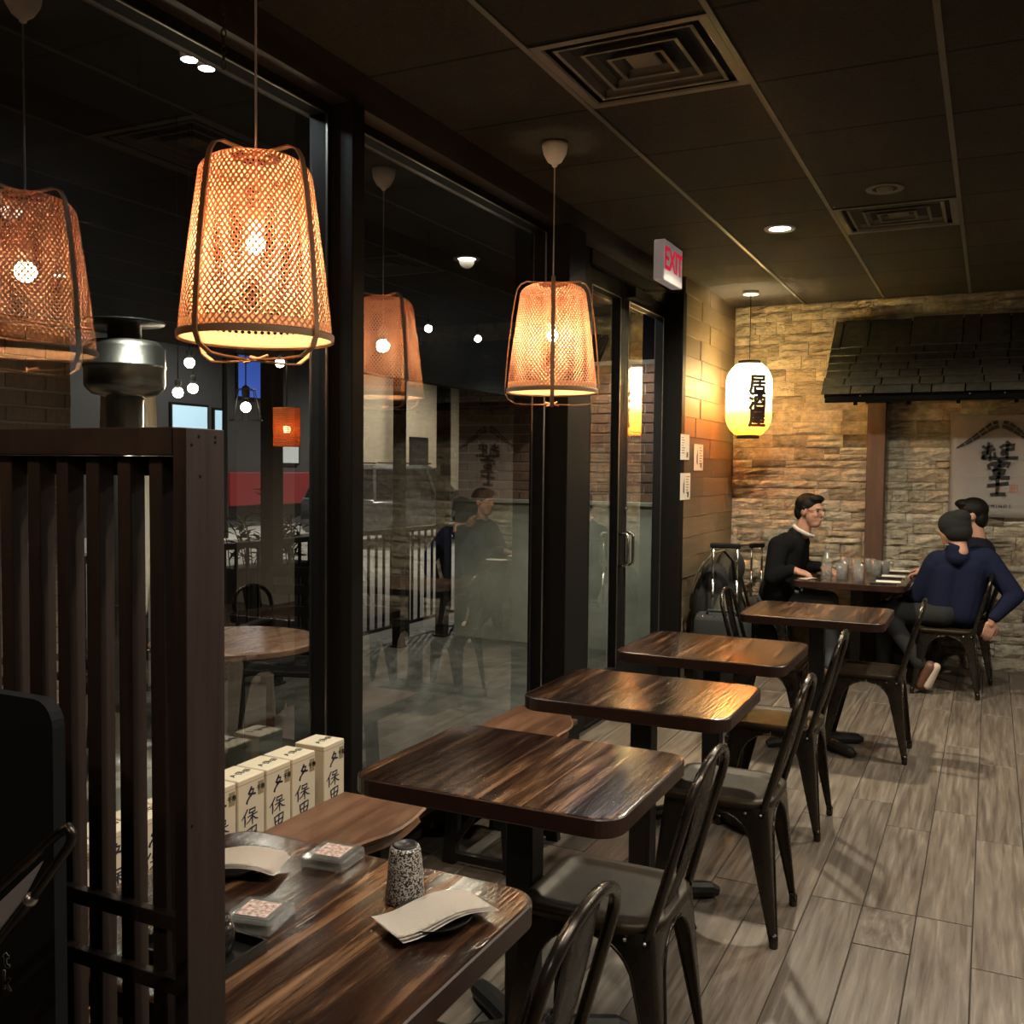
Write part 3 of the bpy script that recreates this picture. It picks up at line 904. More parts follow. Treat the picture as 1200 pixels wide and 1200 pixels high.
bm = NB(); bmesh.ops.create_uvsphere(bm, u_segments=12, v_segments=8, radius=.022); obj('bulb', bm, M['bulb'], t, True, loc=(0, 0, .10))
lamp('lantern_glow', 'POINT', (0, 0, .11), W_LANTERN, (1.0, .80, .50), t, .035)
def wrap(me, R, ang):
    """bend lettering made in the XY plane round a vertical cylinder, facing direction ang"""
    for v in me.vertices:
        a = ang + v.co.x / R
        rr = R + v.co.z
        v.co = Vector((rr * math.cos(a), rr * math.sin(a), v.co.y))
for k, ch in enumerate('居酒屋'):
    me = text_mesh(ch, .142, .0068, .0008)
    me.materials.clear(); me.materials.append(M['ink'])
    for v in me.vertices: v.co.z += .002
    bmx = bmesh.new(); bmx.from_mesh(me)
    for q in range(-7, 8):
        bmesh.ops.bisect_plane(bmx, geom=list(bmx.verts) + list(bmx.edges) + list(bmx.faces), plane_co=(q * .011, 0, 0), plane_no=(1, 0, 0))
    bmx.to_mesh(me); bmx.free()
    wrap(me, .1755, math.radians(-55))
    inst('lettering', me, t, (0, 0, .110 - .128 * k - .010))

# ================================================================== EXIT SIGN
t = thing('exit_sign', 'white exit sign with red letters hanging above the door', 'sign', (-1.78, 5.75, 2.615))
bm = NB(); box(bm, -.035, .035, -.18, .18, 0, .235, .006); obj('housing', bm, emit('exit_sign_face', (.80, .72, .72), .06), t)
bm = NB(); box(bm, -.012, .012, -.06, .06, .235, CZ - 2.615 + .002); obj('mount', bm, M['sign_white'], t)
text_part('EXIT', emit('exit_red', (.62, .02, .06), .18), t, (.0356, -.005, .122), FACE_PX, .185, .0035, 0, .95)

# ================================================================== CHAIRS
def make_chair(label):
    """metal cafe chair, faces local -X, origin on the floor under the seat centre"""
    t = thing('metal_chair', label, 'chair', (0, 0, 0), 0, 'gunmetal cafe chairs')
    # seat pan
    bm = NB()
    def lp(hx, hy, r, z, rb=None): return [Vector((x, y, z)) for x, y in rrect(hx, hy, r, 6, rb)]
    loft(bm, [lp(.176, .172, .04, .425, .09), lp(.181, .177, .045, .440, .095), lp(.180, .176, .045, .449, .095), lp(.172, .168, .042, .453, .09), lp(.152, .146, .035, .453, .075), lp(.140, .134, .03, .446, .065), lp(.120, .114, .03, .445, .055)])
    obj('seat', bm, M['gunmetal_seat'], t, True)
    for sx in (-1, 1):
        for sy in (-1, 1):
            bm = NB()
            foot = Vector((sx * (.215 if sx < 0 else .205), sy * .178, .02)); topc = Vector((sx * .168, sy * .164, .435))
            rows = []
            zs = [0, .15, .35, .55, .68, .76, .82, .86, .895, .92, .945, .965, 1.0]
            for u in zs:
                c = foot.lerp(topc, u)
                if u < .68: w = .017 + .040 * (u / .68)
                elif u < .945: w = .057 + (.168 - .057) * (1 - math.sqrt(max(0, 1 - ((u - .68) / .265) ** 2)))
                else: w = .168
                wx = min(w, abs(c.x)); wy = min(w, abs(c.y))
                rc = .010
                row = [(c.x - sx * wx, c.y), (c.x - sx * (wx * .5 + rc * .5), c.y), (c.x - sx * rc, c.y), (c.x - sx * rc * .3, c.y - sy * rc * .3), (c.x, c.y - sy * rc), (c.x, c.y - sy * (wy * .5 + rc * .5)), (c.x, c.y - sy * wy)]
                rows.append([bm.verts.new((x, y, c.z)) for x, y in row])
            for A, B in zip(rows[:-1], rows[1:]):
                for k in range(6): bm.faces.new((A[k], A[k + 1], B[k + 1], B[k]))
            # rolled rims along the two open edges
            for e in (0, 6): tube(bm, [r[e].co.copy() for r in rows[:-2]], .0045, 5)
            obj('leg', bm, M['gunmetal'], t, True)
            bm = NB(); lathe(bm, [(.012, 0), (.014, .003), (.0145, .035), (.009, .045)], 10, c=(foot.x - sx * .008, foot.y - sy * .008, 0)); obj('foot_cap', bm, M['gunmetal'], t, True)
    # tubular back hoop
    bm = NB()
    pts = []
    B0 = Vector((.148, .158, .405)); T0 = Vector((.242, .150, .745))
    side = [B0.lerp(T0, u) for u in (0, .25, .5, .75, 1)]
    arc = []
    for k in range(1, 12):
        a = k / 12 * PI
        arc.append(Vector((.242 + .022 * math.sin(a), .150 * math.cos(a), .745 + .090 * math.sin(a))))
    pts = side + arc + [Vector((p.x, -p.y, p.z)) for p in reversed(side)]
    tube(bm, pts, .0115, 8)
    obj('back_hoop', bm, M['gunmetal'], t, True)
    bm = NB()
    rows = []
    for i in range(9):
        u = i / 8
        c = Vector((.158, 0, .44)).lerp(Vector((.258, 0, .832)), u)
        c.x += .012 * math.sin(u * PI)
        w = .062 + .010 * u
        row = []
        for k in range(5):
            y = -w + 2 * w * k / 4
            row.append(bm.verts.new((c.x - .004 * (abs(y) / w) ** 2, y, c.z - (.010 * (abs(y) / w) ** 2 if i == 8 else 0))))
        rows.append(row)
    for A, B in zip(rows[:-1], rows[1:]):
        for k in range(4): bm.faces.new((A[k], A[k + 1], B[k + 1], B[k]))
    r = bmesh.ops.solidify(bm, geom=list(bm.faces), thickness=.002)
    obj('back_splat', bm, M['gunmetal'], t, True)
    bm = NB()
    for sy in (-1, 1):
        for x in (.10, .148):
            bmesh.ops.create_uvsphere(bm, u_segments=8, v_segments=5, radius=.005, matrix=Matrix.Translation((x, sy * .170, .415)))
    obj('rivets', bm, M['rivet'], t, True)
    return t
CH = [((-.800, 1.400), 0, 'metal cafe chair at the nearest table, cut by the lower edge of the picture'),
      ((-.830, 2.280), 0, 'metal cafe chair at the second table from the camera, on the aisle side'),
      ((-.770, 3.250), 0, 'metal cafe chair at the third table, its seat catching gold light'),
      ((-.790, 4.240), 0, 'metal cafe chair at the fourth table on the aisle side'),
      ((-.555, 5.530), 0, 'metal cafe chair at the fifth table, nearest the seated guests, aisle side'),
      ((-.235, 7.300), 0, 'metal cafe chair that the guest in the black beanie sits on'),
      ((-1.070, 5.500), PI, 'metal cafe chair tucked under the fifth table on the window side'),
      ((-1.50, 7.45), PI, 'metal cafe chair under the man in the black sweater'),
      ((-.16, 7.86), 0, 'metal cafe chair under the guest by the banner, behind the beanie')]
ch0 = make_chair(CH[0][2])
for i, ((x, y), a, lb) in enumerate(CH):
    o = ch0 if i == 0 else copy_tree(ch0)
    o.location = (x, y, 0); o.rotation_euler = (0, 0, a); o['label'] = lb

# ================================================================== TABLES
def make_table(name, label, x0, x1, y0, y1, z=.74, r=.065, loc_base=True):
    cx, cy = (x0 + x1) / 2, (y0 + y1) / 2
    hx, hy = (x1 - x0) / 2, (y1 - y0) / 2
    t = thing('cafe_table', label, 'table', (cx, cy, 0), 0, 'dark wooden cafe tables')
    bm = NB()
    def lp(d, zz): return [Vector((x, y, zz)) for x, y in rrect(hx - d, hy - d, r - d * .5, 7)]
    loft(bm, [lp(.004, z - .045), lp(0, z - .041), lp(0, z - .004), lp(.003, z - .0012)], cap1=False)
    obj('edge_band', bm, M['table_edge'], t, False)
    bm = NB(); loft(bm, [lp(.004, z - .03), lp(.003, z - .001), lp(.007, z)], cap0=True)
    obj('table_top', bm, M['table'], t)
    bm = NB(); box(bm, -.0375, .0375, -.0375, .0375, .05, z - .055, .004); obj('column', bm, M['iron'], t)
    bm = NB(); box(bm, -.18, .18, -.15, .15, z - .055, z - .042, .003); obj('top_plate', bm, M['iron'], t)
    bm = NB()
    for sx in (-1, 1):
        for sy in (-1, 1):
            d = Vector((.225 * sx, .165 * sy, 0))
            pts = [Vector((0, 0, .045)), d * .5 + Vector((0, 0, .042)), d * .9 + Vector((0, 0, .032)), d + Vector((0, 0, .022))]
            tube(bm, pts, [.036, .033, .030, .020], 10, flat=None)
    for v in bm.verts: v.co.z = max(.004, v.co.z * .9)
    box(bm, -.06, .06, -.06, .06, .01, .07, .01)
    obj('base', bm, M['iron'], t, False)
    bm = NB()
    for sx in (-1, 1):
        for sy in (-1, 1): lathe(bm, [(.014, 0), (.014, .008)], 8, c=(.20 * sx, .146 * sy, 0))
    obj('glides', bm, M['rubber'], t)
    return t
make_table('t', 'dark worn wooden table nearest the camera with napkin and coaster on it', -1.405, -.700, 1.000, 1.580)
make_table('t', 'dark glossy wooden table second from the camera', -1.405, -.702, 1.965, 2.540)
make_table('t', 'wooden table third from the camera with golden light on its top', -1.400, -.700, 2.930, 3.480)
make_table('t', 'wooden table fourth from the camera', -1.405, -.700, 3.850, 4.465)
make_table('t', 'wooden table fifth from the camera, in front of the seated guests', -1.195, -.458, 5.190, 5.830)
make_table('t', 'long wooden table with glasses and plates between the seated guests', -1.235, -.490, 6.990, 8.130)

# ================================================================== BENCHES
def bench(y0, y1, label, seed):
    r = random.Random(seed)
    t = thing('live_edge_bench', label, 'bench', (-1.68, (y0 + y1) / 2, 0), 0, 'live edge wooden benches')
    h = (y1 - y0) / 2
    n = 26
    ph = r.uniform(0, 6)
    front = []
    for i in range(n + 1):
        y = -h + 2 * h * i / n
        x = .162 + .028 * math.sin(y * 8 + ph) + .012 * math.sin(y * 21 + ph * 2)
        if y > h - .16: x -= (y - h + .16) ** 2 * 2.0
        front.append((x, y))
    bm = NB()
    def outline(d):
        return [(x - d, y) for x, y in front] + [(-.17, h), (-.17, -h)]
    loops = []
    for d, z in ((.020, .400), (.030, .418), (.016, .430), (.0, .444), (.006, .450)):
        loops.append([Vector((x, y, z)) for x, y in outline(d)])
    loft(bm, loops)
    o = obj('seat_slab', bm, M['bench'], t)
    o.data.materials.append(M['bark'])
    for f in o.data.polygons:
        if abs(f.normal.z) < .95 and f.center.x > .1: f.material_index = 1
    for yy in (-h + .22, h - .22 if y1 < 3 else h - .30):
        for sx in (-1, 1):
            bm = NB(); bar(bm, (sx * .13, yy, .0), (sx * .10, yy, .41), .034, .05); obj('leg', bm, M['iron'], t)
        bm = NB(); bar(bm, (-.13, yy, .03), (.13, yy, .03), .03); obj('foot_bar', bm, M['iron'], t)
        bm = NB(); bar(bm, (-.12, yy, .06), (.10, yy, .39), .02); obj('brace', bm, M['iron'], t)
bench(1.05, 2.575, 'live edge wooden bench beside the cream boxes', 3)
bench(2.98, 3.885, 'live edge wooden bench farther back between the second and third tables', 8)

# ================================================================== SAKE BOXES
KU = [[(.50, 1.0, .10), (.42, .86, .13), (.28, .72, .09)], [(.44, .90, .07), (.68, .86, .12), (.62, .76, .09), (.45, .60, .12)], [(.34, .70, .10), (.52, .66, .12), (.80, .62, .10)], [(.44, .62, .12), (.28, .48, .10), (.10, .30, .05)], [(.20, .42, .10), (.16, .32, .12), (.18, .26, .05)]]
HO = [[(.36, .98, .08), (.20, .70, .09), (.02, .50, .04)], [(.20, .70, .08), (.22, .30, .10), (.20, .04, .06)], [(.50, .95, .08), (.46, .72, .06)], [(.48, .92, .06), (.82, .94, .09), (.80, .72, .07)], [(.46, .72, .06), (.80, .74, .07)], [(.36, .52, .05), (.66, .58, .08), (.95, .60, .05)], [(.66, .72, .08), (.64, .36, .10), (.66, .02, .05)], [(.60, .46, .06), (.46, .26, .07), (.30, .16, .04)], [(.70, .46, .06), (.82, .30, .08), (.98, .22, .05)]]
TA = [[(.12, .80, .13), (.16, .40, .12), (.22, .08, .09)], [(.14, .80, .09), (.50, .88, .12), (.90, .92, .12), (.86, .50, .13), (.74, .14, .11)], [(.20, .44, .09), (.78, .54, .09)], [(.52, .84, .09), (.48, .46, .10), (.44, .16, .09)], [(.24, .14, .09), (.74, .22, .09)]]
def strokes_part(strokes, m, parent, loc, rot, w, h, name='lettering'):
    bm = NB()
    st = [[(x * w, y * h, t_ * (w + h) / 2) for x, y, t_ in s] for s in strokes]
    b2 = strokes_bm(st); bm.free()
    return obj(name, b2, m, parent, loc=loc, rot=rot)
def sake_box(label, y, rz, first=None):
    if first is not None:
        o = copy_tree(first); o.location = (-1.980, y, .226); o.rotation_euler = (0, 0, rz); o['label'] = label; return o
    t = thing('sake_box', label, 'box', (-1.980, y, .226), rz, 'cream sake boxes on the window sill')
    W, H = .058, .365
    bm = NB(); box(bm, -W, W, -W, W, 0, H, .0025); obj('carton', bm, M['carton'], t)
    bm = NB(); box(bm, -W - .0006, W + .0006, -W - .0006, W + .0006, H - .016, H - .0148); obj('lid_seam', bm, M['gold_label'], t)
    # front lettering (faces +X)
    x = W + .0003
    strokes_part(KU, M['ink_blue'], t, (x, -.030, .272), FACE_PX, .058, .062)
    strokes_part(HO, M['ink_blue'], t, (x, -.045, .222), FACE_PX, .074, .050)
    strokes_part(TA, M['ink_blue'], t, (x, -.026, .176), FACE_PX, .052, .042)
    b = NB(); box(b, 0, .0005, -.012, .012, -.020, .020); obj('seal_label', b, M['gold_label'], t, loc=(W + .0002, .040, .322))
    text_part('千寿', M['ink'], t, (W + .0010, .040, .322), FACE_PX, .018, .0004)
    # lettering on the lid
    strokes_part(KU, M['ink'], t, (.030, -.036, H + .0003), (0, 0, PI / 2 + .2), .030, .026)
    strokes_part(HO, M['ink'], t, (.024, -.008, H + .0003), (0, 0, PI / 2 + .2), .034, .026)
    strokes_part(TA, M['ink'], t, (.022, .026, H + .0003), (0, 0, PI / 2 + .2), .028, .024)
    return t
ys = [2.615, 2.458, 2.335, 2.213, 2.09, 1.967, 1.845, 1.72, 1.597, 1.475]
lbs = ['cream sake box standing apart at the end of the row by the dark window post', 'second cream sake box from the dark window post', 'third cream sake box from the dark window post', 'fourth cream sake box from the dark window post, beside the slatted screen',
       'fifth cream sake box, seen between the slats', 'sixth cream sake box, seen between the slats', 'seventh cream sake box, seen between the slats', 'eighth cream sake box, behind the slats', 'ninth cream sake box, behind the slats', 'tenth and last cream sake box, behind the slats']
sb = sake_box(lbs[0], ys[0], .03)
for y, l in zip(ys[1:], lbs[1:]): sake_box(l, y, random.uniform(-.02, .02), sb)

# ================================================================== SLATTED PARTITION
t = thing('slatted_partition', 'dark wooden slatted screen in the left foreground', 'screen', (-.864, .88, 0))
PT = 1.546
def pbox(name, x0, x1, y0, y1, z0, z1, bev=.001, rot=None, m='partition'):
    bm = NB(); box(bm, x0, x1, y0, y1, z0, z1, bev); return obj(name, bm, M[m], t, rot=rot)
pbox('end_post', -.021, 0, 0, .066, 0, PT - .0015)
pbox('top_rail', -1.22, -.0215, 0, .066, PT - .034, PT)
pbox('back_cap', -1.22, -.0215, .046, .066, PT - .060, PT - .035)
pbox('middle_rail', -1.22, -.0215, .001, .015, .925, .945)
pbox('lower_rail', -1.22, -.0215, .001, .015, .845, .865)
pbox('base_rail', -1.22, -.0215, .004, .06, .0, .07)
rp = random.Random(2)
x = -.021 - .044
k = 0
while x > -1.2:
    w = .0235 + rp.uniform(-.001, .001); d = .025
    bm = NB()
    lean = rp.uniform(-.006, .006); tw = rp.uniform(-.2, .2)
    vs_ = box(bm, -w / 2, w / 2, -d / 2, d / 2, 0, PT - .036 - .07, .001)
    for v in bm.verts:
        u = v.co.z / 1.44
        a = tw * (u - .5)
        v.co.x, v.co.y = v.co.x * math.cos(a) - v.co.y * math.sin(a) + lean * (1 - u), v.co.x * math.sin(a) + v.co.y * math.cos(a)
    obj('slat', bm, M['partition'], t, loc=(x, .0285, .07))
    x -= .0555; k += 1
bm = NB()
for y, z in ((.010, 1.525), (.022, 1.535), (.050, 1.535), (.050, 1.529), (.024, 1.487), (.008, 1.06)):
    rg = lathe(bm, [(.0022, 0), (.0016, .0006)], 8, c=(0, 0, 0))
    for v in rg[0] + rg[1]: v.co = Vector((v.co.z + .0002, y + v.co.x, z + v.co.y))
obj('screw_heads', bm, M['black_matte'], t)

# ================================================================== BLACK SIGN BOARD + SHEET HOLDER (left edge)
t = thing('sign_board', 'black upright sign board with white letters at the left edge', 'sign', (-1.139, .74, 0))
bm = NB(); prism(bm, [(x, z) for x, z in rrect(.225, .62, .03, 5)], -.008, .008, Matrix.Translation((0, 0, .62)) @ Matrix.Rotation(PI / 2, 4, 'X')); obj('panel', bm, M['board_black'], t)
for x in (-.17, .17):
    bm = NB(); box(bm, x - .02, x + .02, -.03, .12, 0, .02, .003); obj('foot', bm, M['black_matte'], t)
text_part('t', M['paper'], t, (.147, -.0095, .936), FACE_NY, .030, .0008)
text_part('k', M['paper'], t, (.147, -.0095, .910), FACE_NY, .030, .0008)
t = thing('sheet_holder', 'slanted metal framed holder with a grey sheet at the left edge', 'menu stand', (-.885, .64, 0))
A = Vector((.118, .03, 1.118)); B = Vector((-.10, .03, .93))
bm = NB()
tube(bm, [(-.13, 0, .965), (.008, 0, 1.077), (.092, 0, 1.146), (.107, 0, 1.155), (.112, 0, 1.150), (.108, 0, 1.138), (.055, 0, 1.075), (.045, 0, 1.064), (-.14, 0, .86)], .0048, 8)
obj('frame', bm, M['gunmetal'], t, True)
bm = NB(); prism(bm, [(-.13, .885), (.040, 1.070), (.070, 1.115), (-.13, .945)], -.0012, .0012, Matrix.Rotation(PI / 2, 4, 'X')); obj('sheet', bm, M['grey_sheet'], t)
bm = NB(); bmesh.ops.create_uvsphere(bm, u_segments=10, v_segments=6, radius=.007, matrix=Matrix.Translation((.055, -.002, 1.075))); obj('rivet', bm, M['rivet'], t, True)
bm = NB(); tube(bm, [(-.14, 0, .87), (-.15, 0, .4), (-.15, 0, .02)], .008, 8); lathe(bm, [(.055, 0), (.055, .012), (.02, .02)], 24, c=(-.15, 0, 0)); obj('stand', bm, M['gunmetal'], t, True)

# ================================================================== HANGING CHAIN BY THE FIRST WINDOW
t = thing('hanging_chain', 'short black chain hanging from the ceiling by the first window', 'chain', (-1.95, 2.136, 2.60))
for k in range(13):
    bm = NB()
    ring = [(.0065 * math.cos(a * PI / 5), 0, .013 * math.sin(a * PI / 5)) for a in range(10)]
    tube(bm, ring, .0022, 5, closed=True)
    obj('link', bm, M['iron'], t, True, loc=(0, 0, .013 + k * .0215), rot=(0, 0, (k % 2) * PI / 2 + .5))
bm = NB(); lathe(bm, [(.004, .285), (.004, CZ - 2.60 + .004)], 6); obj('hook', bm, M['iron'], t)
# ================================================================== TABLEWARE ON THE NEAREST TABLE
TZ = .7402
def plate_with_napkin(x, y, rz, lab_plate, lab_nap):
    t = thing('small_plate', lab_plate, 'plate', (x, y, TZ), rz, 'small black plates')
    bm = NB(); lathe(bm, [(.034, 0), (.036, .002), (.058, .009), (.066, .017), (.067, .018), (.060, .0125), (.040, .006), (.0, .005)][:-1], 40, cap1=True); obj('dish', bm, M['slate'], t, True)
    n = thing('paper_napkin', lab_nap, 'napkin', (x, y, TZ + .0155), rz, 'folded white napkins')
    for k in range(3):
        bm = NB(); g = []
        nx, ny = 14, 6
        for i in range(nx + 1):
            row = []
            for j in range(ny + 1):
                u = i / nx - .5; v = j / ny - .5
                px = u * .185 + k * .0035; py = v * .088 - k * .003
                pz = .0045 + .007 * math.sin(u * 5.5 + .8) + .012 * max(0, -u - .25) + (-.0026 * k * (1 + 1.5 * max(0, -u)))
                pz = max(pz, -.0135 + (2 - k) * .001)
                row.append(bm.verts.new((px, py, pz + .003)))
            g.append(row)
        for i in range(nx):
            for j in range(ny): bm.faces.new((g[i][j], g[i + 1][j], g[i + 1][j + 1], g[i][j + 1]))
        bmesh.ops.solidify(bm, geom=list(bm.faces), thickness=.0009)
        obj('fold', bm, M['napkin'], n, True)
plate_with_napkin(-.815, 1.385, math.radians(62), 'small round black plate under the napkin on the nearest table, right', 'folded white napkin on the black plate in the foreground')
plate_with_napkin(-1.262, 1.400, math.radians(20), 'small round black plate beside the slatted screen', 'folded white napkin half hidden by the slatted screen')

t = thing('patterned_cup', 'upturned cup with black and white speckled pattern on the nearest table', 'cup', (-.905, 1.440, TZ))
def speckle_mat():
    m, nt, N, L, P = nodes('speckled_glaze')
    tc = N.new('ShaderNodeTexCoord'); vo = N.new('ShaderNodeTexNoise'); vo.inputs['Scale'].default_value = 330; vo.inputs['Detail'].default_value = 1.5
    L.new(tc.outputs['Object'], vo.inputs['Vector'])
    cr = N.new('ShaderNodeValToRGB'); cr.color_ramp.interpolation = 'CONSTANT'
    e = cr.color_ramp.elements; e[0].color = (.014, .012, .011, 1); e[1].position = .50; e[1].color = (.50, .45, .40, 1)
    L.new(vo.outputs['Fac'], cr.inputs[0]); L.new(cr.outputs[0], P.inputs['Base Color']); P.inputs['Roughness'].default_value = .35
    return m
bm = NB(); lathe(bm, [(.0345, 0), (.0360, .004), (.0335, .018), (.0310, .055), (.0275, .090), (.0250, .0965)], 40); obj('body', bm, speckle_mat(), t, True)
bm = NB(); lathe(bm, [(.0215, .0962), (.0215, .1000), (.0185, .1000), (.0180, .0972)], 32, cap0=False); obj('foot_ring', bm, M['slate'], t, True)

def coaster_stack(x, y, rz, n, label, sz=.045):
    t = thing('glass_coaster', label, 'coaster', (x, y, TZ), rz, 'clear glass blocks with printed cards')
    bm = NB(); loft(bm, [[Vector((a, b, z)) for a, b in rrect(h, h, .006, 3)] for h, z in ((sz, 0), (sz + .001, .003), (sz, .017), (sz - .003, .020))]); obj('block', bm, M['crystal'], t)
    bm = NB(); box(bm, -sz * .62, sz * .62, -sz * .62, sz * .62, .0215, .0222); obj('card', bm, mat('printed_card', (.52, .40, .37), .6, var=.75, vscale=130), t)
    bm = NB(); loft(bm, [[Vector((a, b, z)) for a, b in rrect(h, h, .005, 3)] for h, z in ((sz * .74, .0205), (sz * .74, .0212))]); obj('card_tray', bm, M['crystal'], t)
coaster_stack(-1.118, 1.520, .12, 2, 'clear glass block with a card on top, in the middle of the nearest table')
coaster_stack(-1.078, 1.258, .20, 1, 'clear glass block with a card next to the black cup and tray')
t = thing('black_tray', 'small black lacquer tray beside the slatted screen', 'tray', (-1.085, 1.130, TZ))
bm = NB()
def lpz(h1, h2, z): return [Vector((a, b, z)) for a, b in rrect(h1, h2, .004, 3)]
loft(bm, [lpz(.088, .053, 0), lpz(.090, .055, .003), lpz(.090, .055, .020), lpz(.086, .051, .020), lpz(.086, .051, .005)]); obj('tray', bm, M['lacquer'], t)
def blackcup(x, y, lab):
    t = thing('black_cup', lab, 'cup', (x, y, TZ + .0055), 0, 'small black sauce jars on the tray')
    bm = NB(); lathe(bm, [(.020, 0), (.026, .006), (.028, .025), (.0265, .040), (.020, .050)], 28); obj('body', bm, M['glaze'], t, True)
    bm = NB(); lathe(bm, [(.021, .0502), (.022, .054), (.020, .058), (.012, .058), (.010, .055)], 28, cap0=False); obj('lid', bm, M['glaze'], t, True)
blackcup(-1.055, 1.135, 'small black glazed jar with a lid on the black tray'); blackcup(-1.125, 1.135, 'second small black glazed jar on the tray, hidden by the slats')

# ================================================================== TABLEWARE ON THE FAR TABLE
def glass_tumbler(x, y, r, h, lab, fill=0):
    t = thing('drinking_glass', lab, 'glass', (x, y, TZ), 0, 'drinking glasses on the guests\' table')
    bm = NB(); lathe(bm, [(r * .86, 0), (r * .90, .004), (r, h), (r - .0015, h), (r * .86, .010)], 20); obj('tumbler', bm, M['clear'], t, True)
G = [(-.930, 7.22, .036, .115, 'tall clear tumbler on the guests\' table, nearest the bottle'), (-.865, 7.52, .036, .125, 'tall clear tumbler in the middle of the guests\' table'),
     (-.810, 7.16, .037, .120, 'clear tumbler in front of the wooden post'), (-.960, 7.62, .034, .13, 'clear tumbler behind the bottle'), (-.745, 7.66, .036, .11, 'clear tumbler right of the wooden post'), (-.800, 7.80, .036, .11, 'clear tumbler farthest back beside the wooden post'), (-.690, 7.74, .036, .10, 'clear tumbler nearest the beanie among the glasses')]
for g in G: glass_tumbler(*g)
t = thing('water_bottle', 'clear glass water bottle in front of the man in the black sweater', 'bottle', (-1.035, 7.24, TZ))
bm = NB(); lathe(bm, [(.036, 0), (.038, .004), (.038, .105), (.030, .150), (.016, .185), (.013, .205), (.016, .215), (.014, .215), (.012, .203)], 20); obj('body', bm, M['clear'], t, True)
bm = NB(); lathe(bm, [(.0165, .2152), (.0165, .232), (.012, .236)], 16); obj('cap', bm, M['clear'], t, True)
def napkin_flat(x, y, rz, lab, w=.09, l=.14):
    t = thing('table_napkin', lab, 'napkin', (x, y, TZ), rz, 'napkins on the guests\' table')
    bm = NB(); nx = 8; g = []
    for i in range(nx + 1):
        u = i / nx - .5
        g.append([bm.verts.new((u * l, s * w / 2, .008 + .006 * math.sin(u * 7 + s))) for s in (-1, 0, 1)])
    for i in range(nx):
        for j in range(2): bm.faces.new((g[i][j], g[i + 1][j], g[i + 1][j + 1], g[i][j + 1]))
    bmesh.ops.solidify(bm, geom=list(bm.faces), thickness=.007); obj('fold', bm, M['napkin'], t, True)
napkin_flat(-1.150, 7.12, .15, 'crumpled white napkin under the hand of the man in the black sweater', .09, .16)
def board_plate(x, y, rz, lab, lab2):
    t = thing('serving_slate', lab, 'plate', (x, y, TZ), rz, 'flat black plates on the guests\' table')
    bm = NB(); box(bm, -.085, .085, -.055, .055, 0, .010, .003); obj('slate', bm, M['slate'], t)
    t = thing('table_napkin', lab2, 'napkin', (x + .03, y - .005, TZ + .0102), rz, 'napkins on the guests\' table')
    bm = NB(); box(bm, -.08, .08, -.04, .04, 0, .008, .003); obj('fold', bm, M['napkin'], t)
board_plate(-.640, 7.12, .05, 'flat black plate on the near right corner of the guests\' table', 'folded white napkin on the near flat black plate')
board_plate(-.640, 7.52, .02, 'flat black plate in the middle right of the guests\' table', 'folded white napkin on the middle flat black plate')
board_plate(-.640, 7.95, -.02, 'flat black plate at the back of the guests\' table', 'folded white napkin on the farthest flat black plate')

# ================================================================== AWNING, POST, BANNER
AX0, AX1 = -1.150, 1.30
EY, EZ, RYY, RZZ = 7.62, 2.060, 8.215, 2.680
t = thing('shingled_awning', 'dark shingled awning roof projecting from the stone wall', 'awning', (AX0, WY, EZ))
sl = Vector((0, RYY - EY, RZZ - EZ)); SL = sl.length; ang = math.atan2(sl.z, sl.y)
Mx = Matrix.Translation((0, EY - WY, 0)) @ Matrix.Rotation(ang, 4, 'X')
bm = NB(); box(bm, .01, AX1 - AX0 - .01, .01, SL, -.028, -.004, 0, Mx); obj('roof_deck', bm, M['black_matte'], t)
rs2 = random.Random(21)
rows_y = [0, .085, .170, .255, .340, .430, .520]
ln = SL
for r, y0 in enumerate(rows_y):
    y1 = (rows_y[r + 1] if r + 1 < len(rows_y) else SL)
    x = -rs2.uniform(0, .05) - (0 if r >= 2 else .012)
    top = r >= len(rows_y) - 1
    while x < AX1 - AX0:
        w = rs2.choice([.13, .16, .19, .22, .26]) if not top else rs2.choice([.12, .2, .30, .36])
        xa, xb = max(x, -.012 if r < 2 else 0), min(x + w, AX1 - AX0)
        if xb - xa > .03:
            bm = NB()
            z0 = rs2.uniform(0, .004)
            dy = rs2.uniform(-.004, .004)
            th = .013
            vs_ = box(bm, xa + .005, xb - .005, y0 + dy, y1 + .03 if not top else y1 + rs2.uniform(0, .02), 0, th, .0015)
            for v in bm.verts:
                v.co.z += z0 + .020 * max(0, 1 - (v.co.y - y0) / .10)
                v.co = Mx @ v.co
            obj('shingle', bm, M['shingle'], t)
        x += w
bm = NB(); box(bm, .02, AX1 - AX0, -.035, .0, -.03, -.006, 0, Mx); obj('fascia', bm, M['black_matte'], t)
for x in (-.925, -.555, -.225, .145, .52, .90):
    bm = NB()
    prism(bm, [(-.012, -.055), (.012, -.055), (.018, .06), (-.018, .06)], -.02, .02, Matrix.Translation((x - AX0, EY - WY + .10, -.005)) @ Matrix.Rotation(PI / 2, 4, 'X')); obj('rafter_tail', bm, M['black_matte'], t)
    bm = NB(); bar(bm, (x - AX0, EY - WY + .09, .02), (x - AX0, -.03, .42), .03, .05); obj('rafter', bm, M['black_matte'], t)
bm = NB()
for x in (-.88, -.15, .07):
    bmesh.ops.create_uvsphere(bm, u_segments=8, v_segments=5, radius=.006, matrix=Matrix.Translation((x - AX0, EY - WY - .02, .0)))
obj('nail_heads', bm, M['rivet'], t, True)

